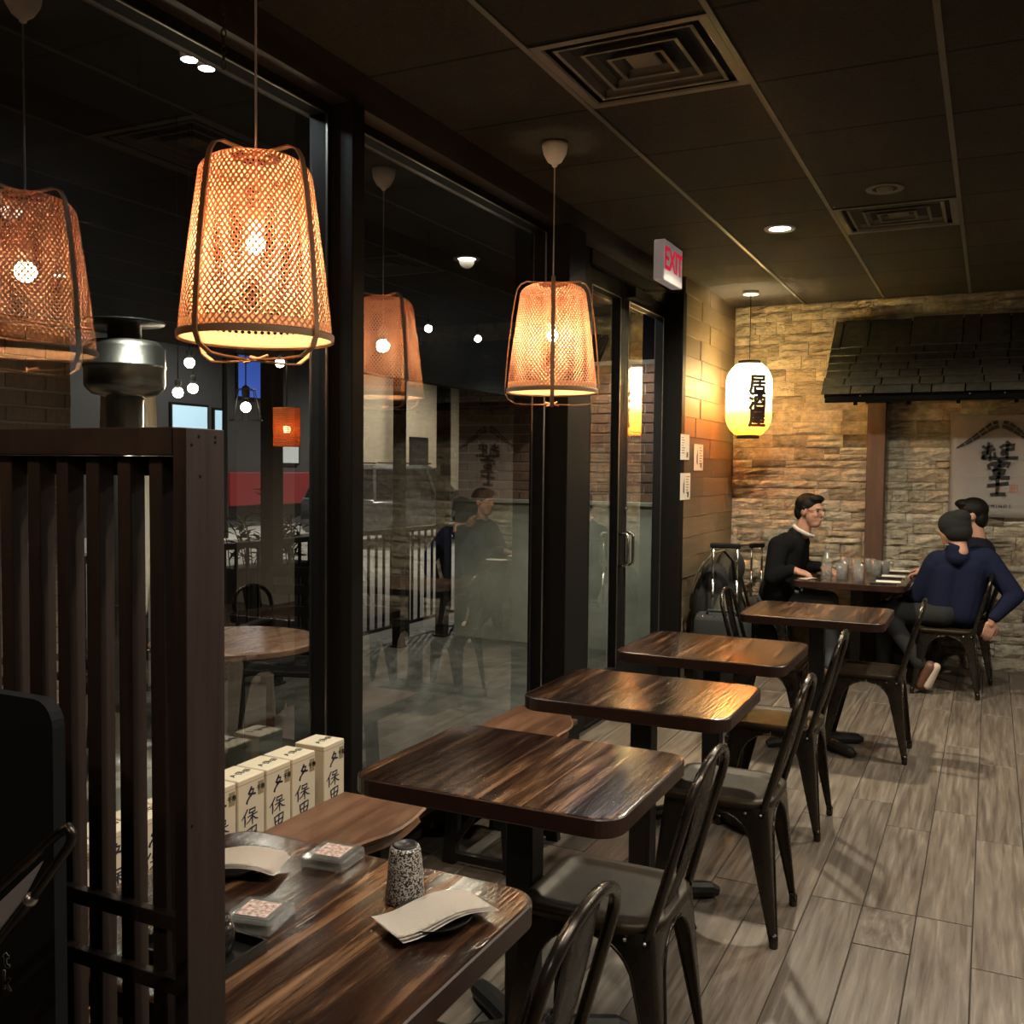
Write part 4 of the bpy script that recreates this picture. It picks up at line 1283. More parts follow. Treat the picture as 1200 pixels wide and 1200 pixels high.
t = thing('wooden_post', 'dark wooden post standing against the stone wall under the awning', 'post', (-.815, 8.185, 0))
bm = NB(); box(bm, -.068, .068, -.045, .045, 0, 2.10, .004); obj('shaft', bm, M['post_wood'], t)
bm = NB(); box(bm, -.085, .085, -.06, .05, 2.04, 2.10, .004); obj('bracket', bm, M['black_matte'], t)

BYY = 8.225
t = thing('noren_banner', 'white cloth banner with black brush lettering hanging on the stone wall', 'banner', (.055, BYY, 1.17))
bm = NB(); g = []
nx, nz = 20, 12
for j in range(nz + 1):
    row = []
    for i in range(nx + 1):
        u = i / nx - .5; v = j / nz
        sag = .030 * (1 - (2 * u) ** 2) * v ** 3
        row.append(bm.verts.new((u * .685, -.004 * math.sin(u * 9) * (1 - v * .3) - .006 * math.exp(-((u + .5) * 6) ** 2) * v, v * .795 - sag)))
    g.append(row)
for j in range(nz):
    for i in range(nx): bm.faces.new((g[j][i], g[j][i + 1], g[j + 1][i + 1], g[j + 1][i]))
bmesh.ops.solidify(bm, geom=list(bm.faces), thickness=.0015)
obj('cloth', bm, M['cloth'], t, True)
for k, x in enumerate((-.338, .338)):
    bm = NB(); bmesh.ops.create_uvsphere(bm, u_segments=8, v_segments=6, radius=.008, matrix=Matrix.Translation((x, -.012, .790))); obj('pin', bm, M['rivet'], t, True)
bm = NB(); box(bm, -.34, .34, -.0085, -.0080, .300, .302); obj('crease_shade', bm, mat('crease_shade_tone', (.42, .38, .36), .9), t)  # shade of the fold drawn as a thin darker strip on the cloth
# brush characters: left glyph, right glyph, then the middle column
C1 = [[(.10, .80, .13), (.30, .72, .12), (.62, .84, .12)], [(.42, 1.0, .13), (.38, .62, .13), (.36, .40, .11)], [(.06, .46, .12), (.38, .56, .12), (.74, .64, .14)], [(.36, .46, .11), (.22, .28, .12), (.02, .14, .10)], [(.12, .34, .11), (.14, .12, .12)], [(.14, .12, .11), (.50, .16, .12), (.92, .14, .14)], [(.50, .44, .11), (.54, .26, .12), (.50, .04, .13)], [(.78, .42, .12), (.80, .20, .13)]]
C2 = [[(.44, 1.0, .13), (.56, .90, .12)], [(.10, .70, .12), (.24, .82, .12), (.86, .84, .14), (.78, .70, .11)], [(.46, .84, .12), (.44, .50, .13), (.46, .12, .12)], [(.18, .52, .11), (.50, .58, .12), (.78, .62, .12)], [(.16, .34, .11), (.40, .36, .12)], [(.04, .06, .13), (.50, .12, .14), (.98, .12, .15)]]
C3 = [[(.46, 1.0, .12), (.54, .90, .12)], [(.08, .56, .12), (.04, .70, .12), (.16, .80, .12), (.60, .86, .13), (.96, .82, .13), (.86, .66, .11)], [(.30, .66, .10), (.70, .72, .12)], [(.52, .70, .11), (.40, .52, .11), (.26, .44, .10)], [(.26, .44, .11), (.54, .50, .11), (.74, .44, .12)], [(.52, .44, .11), (.50, .10, .12)], [(.28, .26, .10), (.70, .30, .11)], [(.14, .04, .12), (.50, .08, .13), (.90, .06, .14)]]
C4 = [[(.04, .60, .13), (.40, .66, .13), (.96, .74, .15)], [(.48, 1.0, .15), (.50, .50, .15), (.46, .12, .13)], [(.20, .06, .13), (.50, .10, .13), (.82, .10, .15)]]
ly = -.0125
for C_ in (C1, C2, C3, C4):
    for s_ in C_: s_[:] = [(x, y, w_ * 1.3) for x, y, w_ in s_]
strokes_part(C1, M['ink'], t, (-.125, ly, .428), FACE_NY, .115, .130)
strokes_part(C2, M['ink'], t, (-.008, ly, .432), FACE_NY, .125, .135)
strokes_part(C3, M['ink'], t, (-.082, ly, .292), FACE_NY, .160, .140)
strokes_part(C4, M['ink'], t, (-.078, ly, .165), FACE_NY, .140, .125)
# roof emblem: two tapering wings made of tile blocks
for s in (-1, 1):
    bm = NB()
    P = [(.012, .700), (.050, .690), (.095, .660), (.140, .625), (.190, .588), (.240, .555), (.300, .520)]
    Wd = [.058, .062, .052, .044, .034, .024, .008]
    for i in range(len(P) - 1):
        a = Vector(P[i]); b_ = Vector(P[i + 1]); wa, wb = Wd[i], Wd[i + 1]
        d = (b_ - a); nrm = Vector((-d.y, d.x)).normalized()
        a2 = a + d * .05; b2 = b_ - d * .03
        for f0, f1 in ((.08, .50), (-.50, -.02)):
            q = [a2 + nrm * wa * f0, b2 + nrm * wb * f0, b2 + nrm * wb * f1, a2 + nrm * wa * f1]
            lo = [bm.verts.new((s * p.x, p.y, 0)) for p in q]; hi = [bm.verts.new((s * p.x, p.y, .0006)) for p in q]
            bm.faces.new(hi); bm.faces.new(lo)
            for k in range(4): bm.faces.new((lo[k], lo[(k + 1) % 4], hi[(k + 1) % 4], hi[k]))
    obj('roof_emblem', bm, M['ink'], t, loc=(0, ly, 0), rot=FACE_NY)
bm = NB()
for st in ([(0, 0), (0, 1)], [(0, 1), (1, 1)], [(1, 1), (1, 0)], [(0, 0), (1, 0)], [(.3, .1), (.3, .9)], [(.6, .1), (.6, .9)], [(.1, .55), (.9, .55)], [(.15, .3), (.5, .3)]):
    (x0, y0), (x1, y1) = st
    q = strokes_bm([[(x0 * .05, y0 * .05, .004), (x1 * .05, y1 * .05, .004)]])
    me = bpy.data.meshes.new('q'); q.to_mesh(me); bm.from_mesh(me); q.free()
obj('red_seal', bm, M['ink_red'], t, loc=(.075, ly, .195), rot=FACE_NY)
text_part('S U M I N O S', mat('grey_print', (.16, .14, .14), .8), t, (-.01, ly, .085), FACE_NY, .032, .0006)

# ================================================================== MENUS ON THE BOARDED WALL
for k, (y0, y1, z0, z1, lb) in enumerate(((6.70, 6.92, 1.575, 1.755, 'printed notice on the boarded wall, upper left of three'), (7.05, 7.30, 1.500, 1.695, 'printed notice on the boarded wall, right of three, with a bottle drawing'), (6.71, 6.96, 1.290, 1.480, 'printed notice on the boarded wall, lowest of three'))):
    t = thing('wall_notice', lb, 'notice', (WX + .0075, (y0 + y1) / 2, z0), 0, 'printed notices on the boarded wall')
    w, h = (y1 - y0) / 2, z1 - z0
    bm = NB(); box(bm, 0, .0012, -w, w, 0, h); obj('sheet', bm, M['paper'], t)
    if k != 0:
        strokes_part([[(.5, .9, .05), (.5, .75, .08), (.42, .6, .2), (.42, .25, .22), (.5, .15, .1)]], M['ink'], t, (.0014, -w * .7, h * .15), FACE_PX, w * .9, h * .7, 'drawing')
    bm = NB()
    for i in range(7):
        yy = (-.75 if k == 0 else .15) * w
        box(bm, .0012, .0017, yy, yy + random.uniform(.4, .75) * w, h * (.85 - i * .1), h * (.85 - i * .1) + h * .035)
    obj('print_lines', bm, mat('grey_print', (.16, .14, .14), .8), t)
    text_part('酒' if k == 2 else '利', M['ink'], t, (.0016, w * .55, h * .18), FACE_PX, .045, .001)

# ================================================================== SUITCASES, BAGS
def suitcase(x, y, rz, top, hw, lab, hz=.98):
    t = thing('suitcase', lab, 'suitcase', (x, y, 0), rz, 'black trolley suitcases by the boarded wall')
    bm = NB()
    lo = [[Vector((a, b, z)) for a, b in rrect(h1, h2, .05, 5)] for h1, h2, z in ((.17, .10, .05), (.185, .115, .08), (.185, .115, top - .04), (.17, .10, top))]
    loft(bm, lo); obj('shell', bm, M['black_fabric'], t, True)
    for s in (-1, 1):
        bm = NB(); tube(bm, [(s * hw, .06, top - .02), (s * hw, .06, top + (hz - top) * .5)], .0115, 8); tube(bm, [(s * hw, .06, top + (hz - top) * .5), (s * hw, .06, hz)], .0090, 8); obj('handle_tube', bm, M['chrome'], t, True)
        for s2 in (-1, 1):
            bm = NB(); lathe(bm, [(.025, -.012), (.025, .012)], 14); obj('wheel', bm, M['rubber'], t, loc=(s * .13, s2 * .07, .025), rot=(PI / 2, 0, 0))
    bm = NB(); box(bm, -hw - .022, hw + .022, .045, .075, hz - .012, hz + .022, .008); obj('grip', bm, M['black_matte'], t)
    bm = NB(); tube(bm, [(-.10, -.06, top), (-.09, -.06, top + .03), (.09, -.06, top + .03), (.10, -.06, top)], .010, 8); obj('carry_handle', bm, M['rubber'], t, True)
    bm = NB()
    for k in range(7): bmesh.ops.create_uvsphere(bm, u_segments=6, v_segments=4, radius=.007, matrix=Matrix.Translation((-.12 + k * .04, -.10, top - .006)))
    obj('studs', bm, M['chrome'], t, True)
suitcase(-1.62, 6.62, .10, .52, .082, 'black trolley suitcase with its handle raised, nearest the door')
suitcase(-1.615, 7.86, 1.05, .50, .060, 'black trolley suitcase with its handle raised behind the man in the black sweater', .90)
def blob_mesh(name, parts, voxel, m, parent, smooth_iter=2):
    """one continuous surface from overlapping tapered capsules ('c', p0, r0, p1, r1) and ellipsoids ('e', centre, radii, rz, rx)"""
    bm = NB()
    for p in parts:
        if p[0] == 'c':
            a, ra, b, rb_ = Vector(p[1]), p[2], Vector(p[3]), p[4]
            d = b - a
            L_ = max(d.length, 1e-4)
            q = d.to_track_quat('Z', 'Y').to_matrix().to_4x4()
            Mx_ = Matrix.Translation(a) @ q
            rings_ = [(ra * math.sin(k * PI / 12), -ra * math.cos(k * PI / 12)) for k in range(1, 7)] + [(rb_ * math.cos(k * PI / 12), L_ + rb_ * math.sin(k * PI / 12)) for k in range(0, 6)]
            rg = lathe(bm, rings_, 16, cap0=False, cap1=False)
            p0 = bm.verts.new((0, 0, -ra)); p1 = bm.verts.new((0, 0, L_ + rb_))
            for k in range(16):
                bm.faces.new((p0, rg[0][(k + 1) % 16], rg[0][k])); bm.faces.new((p1, rg[-1][k], rg[-1][(k + 1) % 16]))
            for v in [p0, p1] + [v for ring_ in rg for v in ring_]: v.co = Mx_ @ v.co
        else:
            c, rad = Vector(p[1]), p[2]
            rz_ = p[3] if len(p) > 3 else 0; rx_ = p[4] if len(p) > 4 else 0
            Mx_ = Matrix.Translation(c) @ Matrix.Rotation(rz_, 4, 'Z') @ Matrix.Rotation(rx_, 4, 'Y') @ Matrix.Diagonal((*rad, 1))
            bmesh.ops.create_uvsphere(bm, u_segments=24, v_segments=16, radius=1.0, matrix=Mx_)
    me = bpy.data.meshes.new(name); bm.to_mesh(me); bm.free()
    o = bpy.data.objects.new(name, me); COL.objects.link(o)
    md = o.modifiers.new('r', 'REMESH'); md.mode = 'VOXEL'; md.voxel_size = voxel
    ms = o.modifiers.new('s', 'SMOOTH'); ms.factor = .5; ms.iterations = smooth_iter
    dg = bpy.context.evaluated_depsgraph_get()
    m2 = bpy.data.meshes.new_from_object(o.evaluated_get(dg))
    bpy.data.objects.remove(o); bpy.data.meshes.remove(me)
    m2.name = name
    for f in m2.polygons: f.use_smooth = True
    m2.materials.clear(); m2.materials.append(m)
    return inst(name, m2, parent)
t = thing('backpack', 'black backpack with looped straps leaning by the door', 'backpack', (-1.80, 6.95, 0))
blob_mesh('bag', [('e', (0, 0, .22), (.16, .17, .22)), ('e', (.02, -.02, .50), (.145, .15, .30)), ('e', (.05, -.06, .72), (.10, .11, .13))], .015, M['black_fabric'], t)
bm = NB(); tube(bm, [(-.02, -.15, .74), (.0, -.19, .84), (.06, -.17, .92), (.12, -.10, .94), (.17, -.02, .86), (.18, .02, .70)], .016, 8, flat=(.022, .007)); tube(bm, [(-.10, -.14, .52), (-.08, -.20, .66), (-.04, -.19, .78), (0, -.16, .86)], .012, 8, flat=(.02, .007)); obj('strap', bm, M['olive'], t, True)
blob_mesh('front_pocket', [('e', (.12, -.07, .42), (.10, .12, .24))], .015, M['olive'], t)
t = thing('folded_coat', 'olive and black coat heaped on luggage beside the man in the black sweater', 'coat', (-1.80, 7.36, 0))
blob_mesh('body', [('e', (0, 0, .60), (.14, .14, .24)), ('e', (.06, -.05, .78), (.11, .10, .14)), ('e', (.02, .02, .30), (.16, .13, .32))], .015, M['black_fabric'], t)
blob_mesh('sleeve', [('c', (.07, -.10, .90), .05, (-.02, -.13, .62), .065), ('c', (-.02, -.13, .62), .065, (-.08, -.10, .40), .06)], .012, M['olive'], t)
# ================================================================== PEOPLE
def frame(f):
    f = Vector(f).normalized(); u = Vector((0, 0, 1)); r = f.cross(u).normalized(); u = r.cross(f)
    return f, r, u
def head_parts(c, f, s=1.0):
    c = Vector(c); f, r, u = frame(f)
    def P(a, b, d): return tuple(c + (f * a + r * b + u * d) * s)
    rz = math.atan2(f.y, f.x); pt = -math.asin(max(-1, min(1, f.z)))
    def E(a, b, d, ra, rb_, rc): return ('e', P(a, b, d), (ra * s, rb_ * s, rc * s), rz, pt)
    return [E(-.012, 0, .030, .098, .077, .092), E(.028, 0, -.020, .068, .064, .085), E(.045, 0, -.075, .045, .045, .040),
            ('c', P(.086, 0, .022), .011 * s, P(.104, 0, -.012), .016 * s), E(.080, 0, .034, .018, .050, .010),
            E(.084, .0, -.050, .014, .026, .008), E(.083, 0, -.062, .012, .022, .007), E(.060, .038, -.015, .03, .022, .024), E(.060, -.038, -.015, .03, .022, .024),
            E(-.005, .078, .004, .020, .010, .032), E(-.005, -.078, .004, .020, .010, .032),
            ('c', P(-.025, 0, -.05), .054 * s, P(-.045, 0, -.16), .056 * s)]
def hand_parts(w, d, n, side=1, s=1.0, curl=.5):
    """wrist point, pointing direction, back-of-hand normal"""
    w = Vector(w); d = Vector(d).normalized(); n = Vector(n); n = (n - d * n.dot(d)).normalized(); r = d.cross(n) * side
    out = [('c', tuple(w - d * .01), .026 * s, tuple(w + d * .03 * s), .026 * s)]
    for k in range(4):
        b = w + (d * .035 + r * (-.027 + .018 * k)) * s
        kn = w + (d * .082 + r * (-.030 + .020 * k)) * s
        out.append(('c', tuple(b), .0145 * s, tuple(kn), .0115 * s))
        ln = (.072, .082, .076, .058)[k] * s
        c1 = curl * .5; p1 = kn + (d * math.cos(c1) - n * math.sin(c1)) * ln * .45
        c2 = curl * 1.3; p2 = p1 + (d * math.cos(c2) - n * math.sin(c2)) * ln * .32
        c3 = curl * 2.0; p3 = p2 + (d * math.cos(c3) - n * math.sin(c3)) * ln * .25
        out += [('c', tuple(kn), .0105 * s, tuple(p1), .0092 * s), ('c', tuple(p1), .0092 * s, tuple(p2), .0085 * s), ('c', tuple(p2), .0085 * s, tuple(p3), .0075 * s)]
    b = w + (d * .02 - r * .024) * s; k1 = b + (d * .03 - r * .026 - n * .008) * s; k2 = k1 + (d * .03 - r * .008 - n * .010) * s; k3 = k2 + (d * .022 + r * .002 - n * .006) * s
    out += [('c', tuple(b), .0145 * s, tuple(k1), .0125 * s), ('c', tuple(k1), .0115 * s, tuple(k2), .0100 * s), ('c', tuple(k2), .0100 * s, tuple(k3), .0085 * s)]
    return out
def limb(pts): return [('c', pts[i][0], pts[i][1], pts[i + 1][0], pts[i + 1][1]) for i in range(len(pts) - 1)]
def shoe(parent, heel, toe, name='shoe'):
    blob_mesh(name, [('c', heel, .040, toe, .036), ('e', tuple((Vector(heel) + Vector(toe)) / 2 + Vector((0, 0, .02))), (.05, .05, .045))], .009, M['shoe'], parent)

# ---- man in the black sweater (left of the far table, faces +X)
t = thing('person', 'person in a black sweater with white collar and glasses, seated left, facing right', 'person', (-1.46, 7.45, 0), 0, 'guests at the far table')
inv = Matrix.Translation((1.46, -7.45, 0))
def under(o, i):
    o.matrix_parent_inverse = i; return o
hc = (-1.190, 7.440, 1.205); hf = (.93, -.36, -.08)
sh_n, sh_f = (-1.375, 7.255, .955), (-1.300, 7.640, .955)
el_n, el_f = (-1.400, 7.165, .735), (-1.290, 7.70, .76)
wr_n, wr_f = (-1.245, 7.150, .795), (-1.12, 7.58, .79)
body = head_parts(hc, hf) + limb([((-1.250, 7.465, 1.06), .055), ((-1.330, 7.460, .93), .07), ((-1.42, 7.45, .62), .07)]) \
     + limb([(sh_n, .05), (el_n, .04), (wr_n, .029)]) + limb([(sh_f, .05), (el_f, .04), (wr_f, .029)]) + hand_parts(wr_n, (.96, .10, -.22), (0.1, -.25, 1), 1, .95, .55) + hand_parts(wr_f, (.9, -.35, -.2), (0, 0, 1), -1, .95, .5)
under(blob_mesh('body', body, .0055, M['skin'], t), inv)
sw = [('c', (-1.335, 7.300, .965), .080, (-1.290, 7.600, .965), .080), ('c', (-1.330, 7.37, .94), .115, (-1.400, 7.37, .62), .120), ('c', (-1.320, 7.53, .94), .115, (-1.400, 7.53, .62), .120), ('c', (-1.40, 7.36, .60), .135, (-1.42, 7.54, .60), .135), ('c', (-1.30, 7.45, .99), .09, (-1.29, 7.46, 1.02), .072)] \
    + limb([(sh_n, .078), (el_n, .063), (tuple(Vector(wr_n) - Vector((.022, -.002, 0))), .042)]) + limb([(sh_f, .078), (el_f, .063), (tuple(Vector(wr_f) - Vector((.02, 0, 0))), .042)])
under(blob_mesh('sweater', sw, .010, M['sweater'], t), inv)
bm = NB(); pts = []
for k in range(17):
    a = 2 * PI * k / 16
    pts.append(Vector((-1.240, 7.455, 1.045)) + Vector((.066 * math.cos(a), .064 * math.sin(a), -.034 * math.cos(a) + .012)))
tube(bm, pts[:-1], .019, 8, closed=True, flat=(.022, .011)); under(obj('collar', bm, M['collar'], t, True), inv)
f, r, u = frame(hf); C = Vector(hc)
def hp(a, b, d): return tuple(C + f * a + r * b + u * d)
rzh = math.atan2(f.y, f.x)
under(blob_mesh('hair', [('e', hp(-.022, 0, .050), (.098, .086, .088), rzh), ('e', hp(.040, .0, .098), (.055, .066, .032), rzh), ('e', hp(-.065, 0, -.005), (.052, .076, .070), rzh), ('c', hp(-.01, .082, .03), .012, hp(.002, .080, .012), .008), ('c', hp(-.01, -.082, .03), .012, hp(.002, -.080, .012), .008)], .007, M['hair'], t), inv)
bm = NB()
for s in (-1, 1):
    ring = [hp(.100 - .012 * abs(math.cos(k * PI / 8)) * (1 if s * math.cos(k * PI / 8) > 0 else 0), s * .033 + .025 * math.cos(k * PI / 8), .012 + .019 * math.sin(k * PI / 8)) for k in range(16)]
    tube(bm, ring, .0018, 5, closed=True); tube(bm, [hp(.090, s * .058, .016), hp(.0, s * .083, .018)], .0018, 5)
tube(bm, [hp(.102, -.008, .014), hp(.102, .008, .014)], .0018, 5)
under(obj('glasses', bm, M['gunmetal'], t), inv)
bm = NB()
for s in (-1, 1): bmesh.ops.create_uvsphere(bm, u_segments=8, v_segments=6, radius=.0065, matrix=Matrix.Translation(hp(.082, s * .032, .012)))
under(obj('eyes', bm, M['ink'], t, True), inv)
tr = limb([((-1.43, 7.37, .545), .095), ((-1.05, 7.36, .545), .068), ((-1.00, 7.36, .10), .050)]) + limb([((-1.43, 7.54, .545), .095), ((-1.06, 7.58, .545), .068), ((-1.02, 7.60, .10), .050)]) + [('c', (-1.45, 7.37, .55), .10, (-1.45, 7.53, .55), .10)]
under(blob_mesh('jeans', tr, .012, M['jeans'], t), inv)
for yy in (7.36, 7.60):
    o = blob_mesh('shoe', [('c', (-1.03, yy, .045), .042, (-.86, yy, .038), .036)], .010, M['shoe'], t); under(o, inv)

# ---- guest in the black beanie (back to the camera)
t = thing('person', 'person in a navy sweater and black beanie, seated with back to the camera', 'person', (-.22, 7.32, 0), 0, 'guests at the far table')
inv = Matrix.Translation((.22, -7.32, 0))
hc = (-.222, 7.300, 1.115); hf = (-.80, .60, -.12)
sh_l, sh_r = (-.335, 7.315, .860), (.000, 7.345, .905)
el_l, wr_l = (-.440, 7.370, .635), (-.520, 7.470, .625)
el_r, wr_r = (.165, 7.300, .690), (.035, 7.190, .530)
body = head_parts(hc, hf, .96) + limb([((-.195, 7.315, 1.02), .05), ((-.175, 7.335, .88), .06), ((-.20, 7.345, .60), .06)]) + limb([(sh_l, .045), (el_l, .038), (wr_l, .027)]) + limb([(sh_r, .045), (el_r, .038), (wr_r, .027)]) \
     + hand_parts(wr_r, (-.25, -.05, -.95), (.25, -.95, -.1), 1, .92, .35) + hand_parts(wr_l, (-.7, .6, -.1), (0, 0, 1), 1, .92, .6)
under(blob_mesh('body', body, .0055, M['skin'], t), inv)
sw = [('c', (-.310, 7.320, .885), .085, (-.020, 7.345, .915), .085), ('c', (-.265, 7.325, .83), .105, (-.285, 7.335, .55), .115), ('c', (-.105, 7.335, .85), .110, (-.145, 7.335, .55), .115), ('c', (-.20, 7.32, .95), .085, (-.197, 7.315, .99), .065), ('c', (-.188, 7.285, .94), .085, (-.190, 7.280, .985), .070), ('c', (-.31, 7.335, .535), .085, (-.12, 7.335, .535), .085)] \
    + limb([(sh_l, .078), (el_l, .060), (tuple(Vector(wr_l) + Vector((.02, -.02, 0))), .042)]) + limb([(sh_r, .080), (el_r, .062), (tuple(Vector(wr_r) + Vector((.012, .008, .020))), .042)])
under(blob_mesh('sweater', sw, .010, M['navy'], t), inv)
f, r, u = frame(hf); C = Vector(hc); rzh = math.atan2(f.y, f.x)
def hp(a, b, d): return tuple(C + f * a + r * b + u * d)
under(blob_mesh('beanie', [('e', hp(-.016, 0, .036), (.112, .098, .094), rzh), ('e', hp(-.042, 0, -.012), (.088, .094, .080), rzh), ('e', hp(-.060, 0, .080), (.07, .075, .055), rzh)], .008, M['knit'], t), inv)
bm = NB(); tube(bm, [Vector((-.197, 7.312, 1.000)) + Vector((.064 * math.cos(2 * PI * k / 16), .062 * math.sin(2 * PI * k / 16), .012 * math.cos(2 * PI * k / 16 + 2))) for k in range(16)], .012, 8, closed=True, flat=(.013, .008)); under(obj('shirt_collar', bm, mat('grey_shirt', (.28, .26, .26), .9), t, True), inv)
tr = limb([((-.28, 7.27, .530), .085), ((-.64, 7.30, .520), .066), ((-.40, 7.165, .205), .048)]) + limb([((-.22, 7.41, .530), .085), ((-.66, 7.46, .520), .066), ((-.66, 7.47, .09), .046)]) + [('c', (-.26, 7.29, .54), .085, (-.18, 7.38, .54), .085)]
under(blob_mesh('trousers', tr, .012, M['trousers'], t), inv)
under(blob_mesh('shoe', [('c', (-.335, 7.165, .185), .044, (-.395, 7.170, .060), .038)], .008, M['shoe'], t), inv)
under(blob_mesh('shoe_sole', [('c', (-.296, 7.160, .190), .030, (-.345, 7.165, .060), .030), ('c', (-.300, 7.150, .185), .020, (-.350, 7.150, .055), .022)], .008, M['sole'], t), inv)
under(blob_mesh('shoe', [('c', (-.64, 7.47, .044), .042, (-.80, 7.48, .038), .036)], .010, M['shoe'], t), inv)

# ---- guest behind, by the banner
t = thing('person', 'person with short black hair seated behind the one in the beanie, below the banner', 'person', (-.12, 7.84, 0), 0, 'guests at the far table')
inv = Matrix.Translation((.12, -7.84, 0))
hc = (-.125, 7.800, 1.190); hf = (-.97, -.15, -.05)
sh_n, sh_f = (-.060, 7.650, .945), (-.075, 8.020, .945)
el_n, el_f = (-.16, 7.60, .70), (-.22, 8.05, .70)
wr_n, wr_f = (-.40, 7.66, .78), (-.42, 7.98, .78)
body = head_parts(hc, hf, .98) + limb([((-.10, 7.82, 1.06), .055), ((-.07, 7.84, .92), .07), ((-.10, 7.84, .60), .07)]) + limb([(sh_n, .048), (el_n, .04), (wr_n, .028)]) + limb([(sh_f, .048), (el_f, .04), (wr_f, .028)]) \
     + hand_parts(wr_n, (-.95, .1, -.15), (0, 0, 1), -1, .95, .5) + hand_parts(wr_f, (-.95, -.1, -.15), (0, 0, 1), 1, .95, .5)
under(blob_mesh('body', body, .006, M['skin'], t), inv)
sw = [('c', (-.065, 7.70, .955), .085, (-.075, 7.97, .955), .085), ('c', (-.065, 7.75, .92), .115, (-.10, 7.75, .58), .12), ('c', (-.065, 7.92, .92), .115, (-.10, 7.92, .58), .12), ('c', (-.08, 7.83, .99), .085, (-.085, 7.825, 1.03), .068)] \
    + limb([(sh_n, .078), (el_n, .060), (tuple(Vector(wr_n) + Vector((.02, 0, 0))), .042)]) + limb([(sh_f, .078), (el_f, .060), (tuple(Vector(wr_f) + Vector((.02, 0, 0))), .042)])
under(blob_mesh('jacket', sw, .011, M['navy2'], t), inv)
f, r, u = frame(hf); C = Vector(hc); rzh = math.atan2(f.y, f.x)
def hp(a, b, d): return tuple(C + f * a + r * b + u * d)
under(blob_mesh('hair', [('e', hp(-.022, 0, .048), (.102, .086, .090), rzh), ('e', hp(.045, .0, .092), (.058, .066, .035), rzh), ('e', hp(-.060, 0, -.015), (.058, .077, .080), rzh)], .007, M['hair'], t), inv)
tr = limb([((-.14, 7.76, .53), .09), ((-.55, 7.74, .525), .066), ((-.60, 7.74, .09), .048)]) + limb([((-.14, 7.93, .53), .09), ((-.55, 7.95, .525), .066), ((-.60, 7.96, .09), .048)]) + [('c', (-.11, 7.77, .54), .09, (-.11, 7.91, .54), .09)]
under(blob_mesh('trousers', tr, .012, M['trousers'], t), inv)
for yy in (7.74, 7.96): under(blob_mesh('shoe', [('c', (-.58, yy, .044), .042, (-.74, yy, .038), .036)], .010, M['shoe'], t), inv)

# ================================================================== PATIO FURNITURE
t = thing('round_patio_table', 'round brown patio table outside the first window', 'table', (-2.98, 3.33, -.005))
bm = NB(); lathe(bm, [(.355, .705), (.365, .712), (.365, .733), (.355, .74)], 48); obj('top', bm, M['round_table'], t)
bm = NB(); lathe(bm, [(.22, 0), (.22, .02), (.06, .05), (.035, .10), (.035, .69), (.10, .704)], 24); obj('pedestal', bm, M['iron'], t, True)
def patio_chair(x, y, rz, lab):
    t = thing('patio_chair', lab, 'chair', (x, y, -.005), rz, 'dark patio armchairs')
    bm = NB(); box(bm, -.22, .22, -.22, .22, .42, .45, .006); obj('seat', bm, M['black_frame'], t)
    for sx in (-1, 1):
        for sy in (-1, 1):
            bm = NB(); bar(bm, (sx * .21, sy * .21, 0), (sx * .21, sy * .21, .66 if sx < 0 else .92), .036); obj('leg', bm, M['black_frame'], t)
        bm = NB(); box(bm, -.24, .24, sx * .21 - .03, sx * .21 + .03, .645, .670, .008); obj('armrest', bm, M['black_frame'], t)
    for z in (.55, .67, .79, .89):
        bm = NB(); box(bm, .20, .222, -.21, .21, z, z + .055, .004); obj('back_slat', bm, M['black_frame'], t)
    bm = NB(); box(bm, .198, .224, -.012, .012, .50, .93); obj('back_rib', bm, M['black_frame'], t)
patio_chair(-3.34, 4.18, 1.9, 'dark patio armchair behind the round patio table')
patio_chair(-3.55, 2.75, -2.2, 'dark patio armchair beside the patio heater, seen through the slats')

t = thing('patio_heater', 'stainless steel patio heater standing behind the slatted screen', 'heater', (-2.90, 2.650, -.005))
bm = NB(); lathe(bm, [(.066, .40), (.066, 1.765)], 28); obj('column', bm, M['steel'], t, True)
bm = NB(); lathe(bm, [(.24, 0), (.24, .03), (.20, .04), (.18, .42), (.066, .45)], 32); obj('tank_cover', bm, M['steel'], t, True)
bm = NB(); lathe(bm, [(.066, 1.755), (.115, 1.765), (.140, 1.79), (.143, 1.80), (.143, 1.86), (.147, 1.862), (.147, 1.872), (.143, 1.874), (.143, 1.935), (.120, 1.96), (.06, 1.965)], 32); obj('burner_head', bm, M['steel'], t, True)
bm = NB(); lathe(bm, [(.06, 1.960), (.06, 2.02), (.14, 2.025), (.145, 2.032), (.05, 2.045)], 32); obj('cap', bm, M['iron'], t, True)

t = thing('folded_umbrella', 'folded beige patio umbrella seen between the slats', 'umbrella', (-3.72, 3.42, -.005))
bm = NB(); n = 32; loops = []
for r0, z in ((.05, .75), (.07, .80), (.09, 1.1), (.11, 1.5), (.10, 1.9), (.05, 2.2), (.02, 2.35)):
    loops.append([Vector(((r0 * (1 + .22 * math.cos(k * PI / 2))) * math.cos(2 * PI * k / n), (r0 * (1 + .22 * math.cos(k * PI / 2))) * math.sin(2 * PI * k / n), z)) for k in range(n)])
loft(bm, loops); obj('canopy', bm, M['umbrella'], t, True)
bm = NB(); lathe(bm, [(.02, 0), (.02, 2.4)], 12); lathe(bm, [(.24, 0), (.24, .05), (.04, .08)], 24); obj('pole', bm, M['iron'], t, True)

